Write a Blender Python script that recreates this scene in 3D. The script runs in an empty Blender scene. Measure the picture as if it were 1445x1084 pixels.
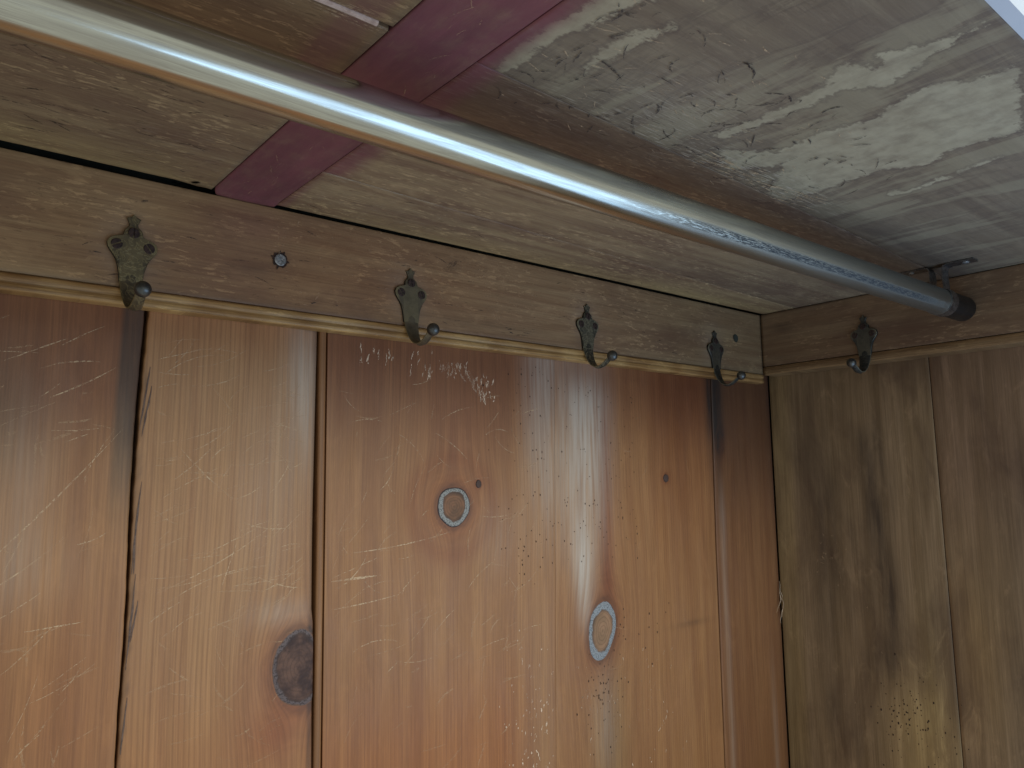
import bpy, bmesh, math, random
import numpy as np
from mathutils import Vector
random.seed(7); rng = np.random.RandomState(7)
C = bpy.context.scene.collection
scene = bpy.context.scene

# ---------------------------------------------------------------- camera
cam_d = bpy.data.cameras.new('camera'); cam = bpy.data.objects.new('camera', cam_d); C.objects.link(cam)
cam.location = (-1.00838, -0.63451, -0.24240)
cam.rotation_euler = (1.6956804, 0.0126293, -0.6871553)
cam_d.sensor_width = 36.0; cam_d.lens = 26.86; cam_d.clip_start = 0.01; cam_d.clip_end = 50
scene.camera = cam
# ---------------------------------------------------------------- world, lamps, exposure
w = bpy.data.worlds.new('World'); scene.world = w; w.use_nodes = True
bg = w.node_tree.nodes['Background']; bg.inputs[0].default_value = (0.97, 0.985, 0.90, 1); bg.inputs[1].default_value = 0.46

def area(name, loc, target, sx, sy, power, col):
    d = bpy.data.lights.new(name, 'AREA'); d.shape = 'RECTANGLE'; d.size = sx; d.size_y = sy
    d.energy = power; d.color = col
    o = bpy.data.objects.new(name, d); C.objects.link(o); o.location = loc
    o.rotation_euler = (Vector(target) - Vector(loc)).to_track_quat('-Z', 'Y').to_euler()
    return o
# daylight from the room's window, in front of the open closet, and an added blue fill lamp facing up at the ceiling
area('window_light', (0.0, -2.0, 0.58), (-0.6, 0, -0.30), 2.3, 0.45, 27, (0.98, 1.0, 0.90))
area('blue_fill_light', (-0.12, -0.90, -0.58), (-0.20, -0.80, 0), 1.15, 0.75, 5.6, (0.38, 0.63, 1.0))
scene.view_settings.view_transform = 'Standard'; scene.view_settings.look = 'None'
scene.view_settings.exposure = -0.12; scene.view_settings.gamma = 1.0

# ---------------------------------------------------------------- node helper
class NT:
    def __init__(s, name):
        s.m = bpy.data.materials.new(name); s.m.use_nodes = True; s.t = s.m.node_tree
        s.b = s.t.nodes['Principled BSDF']; s.out = s.t.nodes['Material Output']
    def n(s, typ, **kw):
        o = s.t.nodes.new(typ)
        for k, v in kw.items(): setattr(o, k, v)
        return o
    def put(s, sock, v):
        if v is None: return
        if hasattr(v, 'node'): s.t.links.new(v, sock)
        else:
            if isinstance(v, (tuple, list)) and sock.type == 'RGBA' and len(v) == 3: v = (*v, 1)
            sock.default_value = v
    def math(s, op, a, b=None, c=None, clamp=False):
        o = s.n('ShaderNodeMath', operation=op, use_clamp=clamp)
        s.put(o.inputs[0], a); s.put(o.inputs[1], b)
        if c is not None: s.put(o.inputs[2], c)
        return o.outputs[0]
    def attr(s, name, out='Fac'):
        o = s.n('ShaderNodeAttribute', attribute_name=name); return o.outputs[out]
    def comb(s, x, y, z=0.0):
        o = s.n('ShaderNodeCombineXYZ'); s.put(o.inputs[0], x); s.put(o.inputs[1], y); s.put(o.inputs[2], z); return o.outputs[0]
    def noise(s, vec, scale=1, detail=3, rough=0.5, dist=0, out=0):
        o = s.n('ShaderNodeTexNoise'); s.put(o.inputs['Vector'], vec)
        o.inputs['Scale'].default_value = scale; o.inputs['Detail'].default_value = detail
        o.inputs['Roughness'].default_value = rough; o.inputs['Distortion'].default_value = dist
        return o.outputs[out]
    def mr(s, v, a, b, c=0.0, d=1.0, smooth=True):
        o = s.n('ShaderNodeMapRange'); o.interpolation_type = 'SMOOTHSTEP' if smooth else 'LINEAR'
        s.put(o.inputs[0], v); s.put(o.inputs[1], a); s.put(o.inputs[2], b); s.put(o.inputs[3], c); s.put(o.inputs[4], d)
        return o.outputs[0]
    def mix(s, f, a, b, mode='MIX'):
        o = s.n('ShaderNodeMix', data_type='RGBA', blend_type=mode)
        s.put(o.inputs[0], f); s.put(o.inputs[6], a); s.put(o.inputs[7], b); return o.outputs[2]
    def bump(s, h, strength=0.3, dist=0.001, normal=None):
        o = s.n('ShaderNodeBump'); o.inputs['Strength'].default_value = strength; o.inputs['Distance'].default_value = dist
        s.put(o.inputs['Height'], h); s.put(o.inputs['Normal'], normal); return o.outputs[0]
    def final(s, col=None, rough=None, metal=None, normal=None, spec=None, coat=None, coat_rough=None):
        s.put(s.b.inputs['Base Color'], col); s.put(s.b.inputs['Roughness'], rough)
        s.put(s.b.inputs['Metallic'], metal); s.put(s.b.inputs['Normal'], normal)
        s.put(s.b.inputs['Specular IOR Level'], spec); s.put(s.b.inputs['Coat Weight'], coat)
        s.put(s.b.inputs['Coat Roughness'], coat_rough)
        return s.m

def grain_coords(t):
    a = t.n('ShaderNodeAttribute', attribute_name='gc'); sp = t.n('ShaderNodeSeparateXYZ')
    t.put(sp.inputs[0], a.outputs['Vector']); return sp.outputs[0], sp.outputs[1], sp.outputs[2]

def wood_mat(name, c_light, c_dark, line=(0.5, 0.4), ribs=0.0, flecks=0.0, blotch=0.5, rough=(0.38, 0.55),
             coat=0.0, paint=None, pale_col=(0.55, 0.50, 0.36), seed=0.0, blotch_col=(0.10, 0.05, 0.05),
             streaks=0.0, bumpy=0.25, hatch=0.0):
    t = NT(name); u, v, d = grain_coords(t)
    us = t.math('ADD', u, seed)
    # broad growth rings, fine grain, pores
    ring = t.noise(t.comb(t.math('MULTIPLY', us, 60), t.math('MULTIPLY', v, 2.2), seed), 1, 4, 0.6, 0.6)
    fine = t.noise(t.comb(t.math('MULTIPLY', us, 620), t.math('MULTIPLY', v, 11), seed), 1, 4, 0.65)
    xf = t.noise(t.comb(t.math('MULTIPLY', us, 1500), t.math('MULTIPLY', v, 60), seed), 1, 2, 0.6)
    micro = t.noise(t.comb(us, v, seed), 700, 3, 0.7)
    col = t.mix(t.mr(ring, 0.30, 0.70), c_light, c_dark)
    col = t.mix(t.mr(fine, 0.35, 0.72, 0.0, line[0]), col, tuple(c * 0.45 for c in c_dark))
    col = t.mix(t.mr(xf, 0.55, 0.75, 0, line[1]), col, tuple(min(1, c * 1.25) for c in c_light))
    if ribs:
        wv = t.math('SINE', t.math('ADD', t.math('MULTIPLY', us, 2 * math.pi / 0.0042),
                                   t.math('MULTIPLY', t.noise(t.comb(t.math('MULTIPLY', us, 25), t.math('MULTIPLY', v, 3), seed), 1, 2), 9.0)))
        col = t.mix(t.mr(wv, 0.2, 1.0, 0.0, ribs), col, tuple(c * 0.55 for c in c_dark))
    # large uneven finish
    b1 = t.noise(t.comb(t.math('MULTIPLY', us, 13), t.math('MULTIPLY', v, 5), seed + 3), 1, 6, 0.62, 0.4)
    col = t.mix(t.mr(b1, 0.42, 0.72, 0.0, blotch), col, blotch_col)
    b2 = t.noise(t.comb(t.math('MULTIPLY', us, 34), t.math('MULTIPLY', v, 12), seed + 7), 1, 5, 0.7, 0.8)
    col = t.mix(t.mr(b2, 0.52, 0.75, 0.0, blotch * 0.7), col, tuple(min(1, c * 1.35) for c in c_light))
    if flecks:
        f1 = t.noise(t.comb(t.math('MULTIPLY', us, 330), t.math('MULTIPLY', v, 75), seed + 11), 1, 5, 0.68, 0.3)
        m1 = t.noise(t.comb(t.math('MULTIPLY', us, 24), t.math('MULTIPLY', v, 16), seed + 12), 1, 3, 0.6)
        col = t.mix(t.math('MULTIPLY', t.mr(f1, 0.555, 0.60, 0, flecks), t.mr(m1, 0.40, 0.60)), col, tuple(min(1, c * 1.75) for c in c_light))
        f2 = t.noise(t.comb(t.math('MULTIPLY', us, 420), t.math('MULTIPLY', v, 95), seed + 21), 1, 4, 0.65, 0.4)
        m2 = t.noise(t.comb(t.math('MULTIPLY', us, 20), t.math('MULTIPLY', v, 20), seed + 22), 1, 3, 0.6)
        col = t.mix(t.math('MULTIPLY', t.mr(f2, 0.60, 0.66, 0, flecks), t.mr(m2, 0.42, 0.6)), col, tuple(c * 0.3 for c in c_dark))
    if streaks:      # water streaks running across the grain
        st = t.noise(t.comb(t.math('MULTIPLY', us, 7), t.math('MULTIPLY', v, 36), seed + 41), 1, 6, 0.62, 0.35)
        col = t.mix(t.mr(st, 0.50, 0.60, 0, streaks), col, pale_col)
        col = t.mix(t.math('MULTIPLY', t.mr(st, 0.455, 0.49), t.mr(st, 0.53, 0.50, 0, 0.22)), col, (0.12, 0.095, 0.09))
    # uneven finish tint painted per vertex, with shelf shade on the board tops
    ta = t.n('ShaderNodeAttribute', attribute_name='tint').outputs['Color']
    col = t.mix(1.0, col, ta, 'MULTIPLY')
    # pale haze, streaked along the grain
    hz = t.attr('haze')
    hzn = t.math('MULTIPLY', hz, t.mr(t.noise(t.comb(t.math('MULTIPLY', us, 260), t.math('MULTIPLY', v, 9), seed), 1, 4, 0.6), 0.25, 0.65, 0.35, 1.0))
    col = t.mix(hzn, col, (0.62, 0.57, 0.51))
    # pale patches with a ragged dark tide line
    pl = t.attr('pale')      # signed distance in centimetres, + inside
    rag = t.noise(t.comb(u, v, 0.0), 95, 5, 0.66)
    rag2 = t.noise(t.comb(t.math('MULTIPLY', u, 400), t.math('MULTIPLY', v, 90), 0.0), 1, 3, 0.6)
    sd = t.math('ADD', pl, t.math('ADD', t.math('MULTIPLY', t.math('SUBTRACT', rag, 0.5), 2.6), t.math('MULTIPLY', t.math('SUBTRACT', rag2, 0.5), 0.9)))
    inside = t.mr(sd, -0.04, 0.38)
    pn = t.mr(t.noise(t.comb(u, v, 5.0), 60, 5, 0.6), 0.3, 0.7, 0.35, 0.85)
    col = t.mix(t.math('MULTIPLY', inside, pn), col, pale_col)
    tide = t.math('MULTIPLY', t.mr(sd, -0.45, -0.02), t.math('SUBTRACT', 1.0, inside))
    col = t.mix(t.math('MULTIPLY', tide, 0.24), col, (0.06, 0.045, 0.055))
    # dirt, dark staining and other darker bands
    dk = t.attr('dark')
    dn = t.noise(t.comb(t.math('MULTIPLY', us, 90), t.math('MULTIPLY', v, 9), seed + 31), 1, 5, 0.65)
    col = t.mix(t.math('MULTIPLY', dk, t.mr(dn, 0.28, 0.66, 0.45, 1.0)), col, (0.030, 0.022, 0.020))
    # maroon paint
    rd = t.attr('red')
    rn = t.noise(t.comb(t.math('MULTIPLY', us, 60), t.math('MULTIPLY', v, 40), 2.0), 1, 5, 0.7)
    rmask = t.math('MULTIPLY', rd, t.mr(rn, 0.2, 0.6, 0.72, 1.0))
    rc = t.mix(t.mr(t.noise(t.comb(t.math('MULTIPLY', us, 30), t.math('MULTIPLY', v, 6), 4.0), 1, 5, 0.6), 0.3, 0.7), (0.235, 0.078, 0.102), (0.155, 0.050, 0.070))
    col = t.mix(rmask, col, rc)
    if hatch:
        hh = t.noise(t.comb(t.math('MULTIPLY', us, 900), t.math('MULTIPLY', v, 55), 9.0), 1, 3, 0.6)
        hm = t.attr('hatch')
        col = t.mix(t.math('MULTIPLY', t.mr(hh, 0.56, 0.62, 0, hatch), hm), col, (0.50, 0.44, 0.36))
        col = t.mix(t.math('MULTIPLY', t.mr(hh, 0.40, 0.34, 0, hatch), hm), col, (0.06, 0.045, 0.045))
    # relief and sheen
    h = t.math('ADD', t.math('MULTIPLY', fine, 0.8), t.math('MULTIPLY', micro, 0.25))
    h = t.math('ADD', h, t.math('MULTIPLY', t.noise(t.comb(t.math('MULTIPLY', us, 45), t.math('MULTIPLY', v, 8), 1.0), 1, 3, 0.5), 2.2))
    nrm = t.bump(h, bumpy, 0.0006)
    r = t.mr(t.noise(t.comb(t.math('MULTIPLY', us, 40), t.math('MULTIPLY', v, 14), seed + 5), 1, 5, 0.65), 0.3, 0.7, rough[0], rough[1])
    r = t.math('ADD', r, t.math('MULTIPLY', t.math('SUBTRACT', micro, 0.5), 0.16))
    return t.final(col, r, 0.0, nrm, 0.5, coat, 0.30)

M = {}
M['pine'] = wood_mat('pine_varnished', (0.43, 0.218, 0.090), (0.325, 0.150, 0.062), line=(0.42, 0.26), ribs=0.14, blotch=0.28,
                     rough=(0.44, 0.58), coat=0.06, blotch_col=(0.25, 0.115, 0.065), seed=0.0)
M['pine_ribbed'] = wood_mat('pine_ribbed', (0.46, 0.252, 0.115), (0.365, 0.182, 0.080), line=(0.36, 0.28), ribs=0.30, blotch=0.22,
                     rough=(0.46, 0.58), coat=0.05, blotch_col=(0.28, 0.12, 0.06), seed=1.7)
M['pine_side'] = wood_mat('pine_side_wall', (0.35, 0.245, 0.148), (0.23, 0.155, 0.085), line=(0.42, 0.20), blotch=0.68,
                     rough=(0.42, 0.58), blotch_col=(0.095, 0.055, 0.036), seed=4.1)
M['rail'] = wood_mat('rail_wood', (0.41, 0.275, 0.152), (0.28, 0.162, 0.088), line=(0.35, 0.2), flecks=0.36, blotch=0.55,
                     rough=(0.42, 0.58), blotch_col=(0.135, 0.065, 0.048), seed=6.3)
M['bead'] = wood_mat('worn_bead_wood', (0.62, 0.40, 0.165), (0.38, 0.205, 0.075), line=(0.75, 0.4), flecks=0.25, blotch=0.35,
                     rough=(0.40, 0.52), blotch_col=(0.18, 0.085, 0.045), seed=8.9)
M['ceil'] = wood_mat('ceiling_wood', (0.43, 0.325, 0.195), (0.27, 0.180, 0.115), line=(0.35, 0.25), flecks=0.50, blotch=0.6,
                     rough=(0.42, 0.6), blotch_col=(0.155, 0.088, 0.070), seed=11.2, hatch=0.6, pale_col=(0.42, 0.36, 0.235))
M['ceil_front'] = wood_mat('ceiling_wood_front', (0.36, 0.295, 0.220), (0.265, 0.208, 0.163), line=(0.22, 0.12), flecks=0.12, blotch=0.50, streaks=0.38,
                     rough=(0.36, 0.52), blotch_col=(0.185, 0.136, 0.115), seed=14.6, hatch=1.0, pale_col=(0.50, 0.45, 0.325))

def simple(name, c1, c2, scale=40, rough=(0.5, 0.7), metal=0.0, bumpy=0.2, dist=0.0005, detail=5):
    t = NT(name); co = t.n('ShaderNodeTexCoord').outputs['Object']
    n1 = t.noise(co, scale, detail, 0.65); n2 = t.noise(co, scale * 4.3, 3, 0.6)
    col = t.mix(t.mr(n1, 0.35, 0.68), c1, c2)
    r = t.mr(n2, 0.3, 0.7, rough[0], rough[1])
    return t.final(col, r, metal, t.bump(t.math('ADD', n1, t.math('MULTIPLY', n2, 0.4)), bumpy, dist))
M['void'] = simple('dark_cavity', (0.040, 0.048, 0.038), (0.02, 0.024, 0.02), 20, (0.8, 0.9))
M['plaster'] = simple('daylit_plaster', (0.62, 0.68, 0.78), (0.55, 0.61, 0.72), 8, (0.7, 0.85))  # blue of the daylight mixed into the plaster colour
M['scratch'] = None
def scratch_mat(name, col, alpha, rough=0.6):
    t = NT(name); co = t.n('ShaderNodeTexCoord').outputs['Object']
    n = t.noise(co, 420, 3, 0.6); n2 = t.noise(co, 45, 3, 0.6)
    a = t.math('MULTIPLY', t.mr(n, 0.36, 0.58), t.mr(n2, 0.32, 0.62, 0.25, 1.0))
    t.final(col, rough, 0.0)
    tr = t.n('ShaderNodeBsdfTransparent'); mx = t.n('ShaderNodeMixShader')
    t.put(mx.inputs[0], t.math('MULTIPLY', a, alpha)); t.t.links.new(tr.outputs[0], mx.inputs[1]); t.t.links.new(t.b.outputs[0], mx.inputs[2])
    t.t.links.new(mx.outputs[0], t.out.inputs[0]); return t.m
M['scratch'] = scratch_mat('pale_scratch', (0.78, 0.58, 0.38), 0.68)
M['scratch_soft'] = scratch_mat('soft_scratch', (0.68, 0.47, 0.29), 0.40)
M['scratch_dark'] = scratch_mat('dark_scratch', (0.045, 0.036, 0.040), 0.85)
M['paint_fleck'] = scratch_mat('paint_fleck', (0.85, 0.66, 0.50), 1.0)
M['pinhole'] = simple('pinhole_dark', (0.06, 0.03, 0.02), (0.02, 0.012, 0.010), 300, (0.8, 0.9))
M['splinter'] = simple('splinter_wood', (0.62, 0.48, 0.36), (0.42, 0.30, 0.20), 200, (0.6, 0.8))
M['weathered'] = simple('weathered_edge', (0.16, 0.105, 0.085), (0.09, 0.058, 0.050), 260, (0.6, 0.8), 0, 0.5)
M['pale_joint'] = simple('bare_wood_strip', (0.72, 0.56, 0.50), (0.50, 0.35, 0.30), 160, (0.55, 0.75), 0, 0.5)

def knot_mat(name, core, core2, ring, rim, r_in, r_out, seed):
    t = NT(name); a = t.n('ShaderNodeAttribute', attribute_name='kp'); sp = t.n('ShaderNodeSeparateXYZ'); t.put(sp.inputs[0], a.outputs['Vector'])
    r, x, y = sp.outputs[0], sp.outputs[1], sp.outputs[2]
    p = t.comb(x, y, seed)
    n = t.noise(p, 160, 4, 0.7); nf = t.noise(p, 620, 3, 0.7); nb = t.noise(p, 60, 3, 0.6)
    rr = t.math('ADD', r, t.math('MULTIPLY', t.math('SUBTRACT', n, 0.5), 0.13))
    col = t.mix(t.mr(nb, 0.35, 0.65), core, core2)
    rings = t.math('SINE', t.math('MULTIPLY', rr, 46.0)); col = t.mix(t.mr(rings, 0.3, 1, 0, 0.35), col, tuple(c * 0.4 for c in core2))
    col = t.mix(t.mr(n, 0.66, 0.72, 0, 0.8), col, (0.04, 0.025, 0.02))
    rr2 = t.math('ADD', rr, t.math('MULTIPLY', t.math('SUBTRACT', t.noise(p, 38, 3, 0.6), 0.5), 0.45))
    inr = t.mr(rr2, r_in - 0.03, r_in + 0.03)
    col = t.mix(t.math('MULTIPLY', t.mr(rr, r_in - 0.12, r_in - 0.02), 0.55), col, (0.04, 0.03, 0.03))
    rc = t.mix(t.mr(nf, 0.48, 0.60, 0, 0.85), ring, tuple(c * 0.30 for c in ring))
    col = t.mix(inr, col, rc)
    col = t.mix(t.mr(rr, r_out - 0.03, r_out + 0.015), col, rim)
    return t.final(col, t.mr(nf, 0.3, 0.7, 0.5, 0.7), 0.0, t.bump(t.math('ADD', n, nf), 0.45, 0.0006), 0.35, 0.0, 0.3)
M['knot_a'] = knot_mat('ringed_knot', (0.25, 0.125, 0.07), (0.16, 0.090, 0.055), (0.32, 0.325, 0.32), (0.045, 0.028, 0.03), 0.68, 0.91, 1.0)
M['knot_b'] = knot_mat('ringed_knot_pale', (0.36, 0.21, 0.125), (0.28, 0.17, 0.10), (0.31, 0.34, 0.38), (0.04, 0.03, 0.04), 0.70, 0.955, 2.0)
M['knot_c'] = knot_mat('purple_knot', (0.052, 0.030, 0.030), (0.160, 0.088, 0.066), (0.150, 0.118, 0.125), (0.20, 0.11, 0.075), 0.84, 0.94, 3.0)
M['knot_s'] = knot_mat('small_dark_knot', (0.10, 0.065, 0.055), (0.075, 0.045, 0.04), (0.06, 0.035, 0.03), (0.10, 0.04, 0.03), 0.85, 0.96, 4.0)

# metals
def brass(name, c1, c2, worn, seed, vein=0.5):
    t = NT(name); co = t.n('ShaderNodeTexCoord').outputs['Object']; mp = t.n('ShaderNodeVectorMath', operation='ADD')
    t.put(mp.inputs[0], co); mp.inputs[1].default_value = (seed, seed * 2, seed); p = mp.outputs[0]
    n = t.noise(p, 90, 5, 0.65); nf = t.noise(p, 600, 3, 0.7); nv = t.noise(p, 130, 3, 0.55, 1.2)
    col = t.mix(t.mr(n, 0.36, 0.66), c1, c2)
    vn = t.math('ABSOLUTE', t.math('SUBTRACT', nv, 0.5)); vm = t.mr(vn, 0.042, 0.008, 0, vein)
    col = t.mix(vm, col, worn)
    geo = t.n('ShaderNodeNewGeometry').outputs['Pointiness']
    col = t.mix(t.mr(geo, 0.53, 0.60, 0, 0.75), col, worn)
    h = t.math('ADD', t.math('MULTIPLY', vm, 0.8), t.math('ADD', n, t.math('MULTIPLY', nf, 0.4)))
    return t.final(col, t.mr(n, 0.3, 0.7, 0.36, 0.58), 0.62, t.bump(h, 0.4, 0.0006))
M['brass'] = brass('aged_brass', (0.180, 0.150, 0.092), (0.090, 0.075, 0.050), (0.36, 0.30, 0.15), 0.3)
M['brass_b'] = brass('aged_brass_smooth', (0.175, 0.150, 0.105), (0.105, 0.090, 0.064), (0.34, 0.29, 0.16), 1.3, 0.08)
M['brass_c'] = brass('aged_brass_dark', (0.100, 0.098, 0.078), (0.050, 0.050, 0.044), (0.36, 0.33, 0.22), 2.1, 0.6)  # same brass, its darker bluish reflections put into the colour
M['brass_d'] = brass('aged_brass_black', (0.085, 0.088, 0.084), (0.040, 0.045, 0.045), (0.30, 0.28, 0.20), 3.7, 0.12)  # same brass again, dark bluish reflections painted in
M['ball'] = simple('ball_tip_metal', (0.15, 0.16, 0.16), (0.08, 0.085, 0.09), 120, (0.28, 0.42), 0.85, 0.15)
M['plate_edge'] = simple('dark_brass_edge', (0.030, 0.028, 0.022), (0.018, 0.017, 0.015), 300, (0.7, 0.85), 0.2, 0.3)  # near-black sides of the hook plates
M['screw'] = simple('rusty_screw', (0.085, 0.055, 0.048), (0.045, 0.032, 0.032), 500, (0.5, 0.7), 0.6, 0.5)
M['screw_bright'] = simple('steel_screw', (0.50, 0.52, 0.54), (0.20, 0.21, 0.22), 700, (0.35, 0.55), 0.8, 0.5)
M['bracket'] = simple('bracket_steel', (0.30, 0.31, 0.33), (0.14, 0.145, 0.16), 200, (0.25, 0.42), 0.95, 0.2)
def rod_mat():
    t = NT('worn_nickel_rod'); co = t.n('ShaderNodeTexCoord').outputs['Object']; sp = t.n('ShaderNodeSeparateXYZ'); t.put(sp.inputs[0], co)
    x = sp.outputs[0]; ang = t.math('ARCTAN2', sp.outputs[2], sp.outputs[1])
    p = t.comb(t.math('MULTIPLY', x, 14), t.math('MULTIPLY', ang, 5), 0)
    n = t.noise(p, 1, 5, 0.65, 0.5); f = t.noise(t.comb(t.math('MULTIPLY', x, 28), t.math('MULTIPLY', ang, 46), 0), 1, 4, 0.7)
    sc = t.noise(t.comb(t.math('MULTIPLY', x, 110), t.math('MULTIPLY', ang, 30), 0), 1, 4, 0.7, 0.8)
    col = t.mix(t.mr(n, 0.35, 0.7), (0.70, 0.71, 0.62), (0.52, 0.51, 0.45))
    col = t.mix(t.mr(f, 0.50, 0.70, 0, 0.45), col, (0.30, 0.27, 0.24))
    col = t.mix(t.mr(x, 0.20, 0.70, 0.0, 0.72), col, (0.17, 0.19, 0.20))
    col = t.mix(t.mr(x, 0.828, 0.842, 0.0, 0.9), col, (0.045, 0.048, 0.055))  # rod end past the bracket: shade painted into its colour
    # worn, blackened band low on the far half where hangers slid
    zone = t.math('MULTIPLY', t.math('MULTIPLY', t.mr(x, 0.24, 0.42), t.mr(x, 0.86, 0.74)), t.math('MULTIPLY', t.mr(ang, -2.82, -2.64), t.mr(ang, -2.18, -2.36)))
    zone2 = t.math('MULTIPLY', zone, t.mr(sc, 0.40, 0.52))
    col = t.mix(t.math('MULTIPLY', zone2, 0.97), col, (0.045, 0.055, 0.07))
    r = t.math('ADD', t.math('ADD', t.mr(n, 0.3, 0.7, 0.15, 0.25), t.mr(x, 0.15, 0.60, 0, 0.24)), t.math('MULTIPLY', zone2, 0.40))
    h = t.math('ADD', t.math('MULTIPLY', f, 0.12), t.math('MULTIPLY', sc, zone))
    return t.final(col, r, t.math('SUBTRACT', 1.0, t.math('MULTIPLY', zone2, 0.9)), t.bump(h, 0.12, 0.0003), t.math('SUBTRACT', 0.5, t.math('MULTIPLY', zone2, 0.42)))
M['rod'] = rod_mat()

# ---------------------------------------------------------------- object helpers
def link(o, parent=None, **props):
    C.objects.link(o)
    if parent is not None: o.parent = parent
    for k, v in props.items(): o[k] = v
    return o
def empty(name, loc=(0, 0, 0), **props):
    o = bpy.data.objects.new(name, None); o.empty_display_size = 0.02; o.location = loc
    return link(o, None, **props)
def mesh_obj(name, verts, faces, mat, parent=None, smooth=False, **props):
    me = bpy.data.meshes.new(name); me.from_pydata([tuple(map(float, v)) for v in verts], [], faces); me.validate(); me.update()
    bm = bmesh.new(); bm.from_mesh(me); bmesh.ops.recalc_face_normals(bm, faces=bm.faces); bm.to_mesh(me); bm.free()
    me.materials.append(mat)
    if smooth:
        me.polygons.foreach_set('use_smooth', [True] * len(me.polygons))
    o = bpy.data.objects.new(name, me)
    return link(o, parent, **props)

# frames: (a across grain, b along grain, h out of the surface) -> world
BACK_Y = 0.010; SIDE_X = 0.030
FR = {
    'back':  lambda a, b, h: (a, BACK_Y - h, b),
    'side':  lambda a, b, h: (SIDE_X - h, a, b),
    'ceil':  lambda a, b, h: (b, a, 0 - h),
    'ceily': lambda a, b, h: (a, b, 0 - h),          # grain along y
    'rail':  lambda a, b, h: (b, 0 - h, a),
    'srail': lambda a, b, h: (0 - h, b, a),
}
def vnoise(x, seed=0, f=(1.0, 2.3, 5.1)):
    s = 0
    for i, k in enumerate(f): s = s + np.sin(x * k + seed * 1.7 + i * 2.1) / (i + 1.0)
    return s / 1.8
def interp(pts):
    """pts: (position across, position along) -> function of along"""
    q = sorted([(b, a) for a, b in pts]); bs = [k[0] for k in q]; as_ = [k[1] for k in q]
    return lambda b: np.interp(b, bs, as_)

class Knot:
    def __init__(s, a, b, ra, rb, tilt=0.0): s.a, s.b, s.ra, s.rb, s.t = a, b, ra, rb, tilt
    def rho(s, A, B):
        dx, dy = A - s.a, B - s.b; c, n = math.cos(s.t), math.sin(s.t)
        x = dx * c + dy * n; y = -dx * n + dy * c
        return np.sqrt((x / s.ra) ** 2 + (y / s.rb) ** 2) + 1e-6

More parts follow.
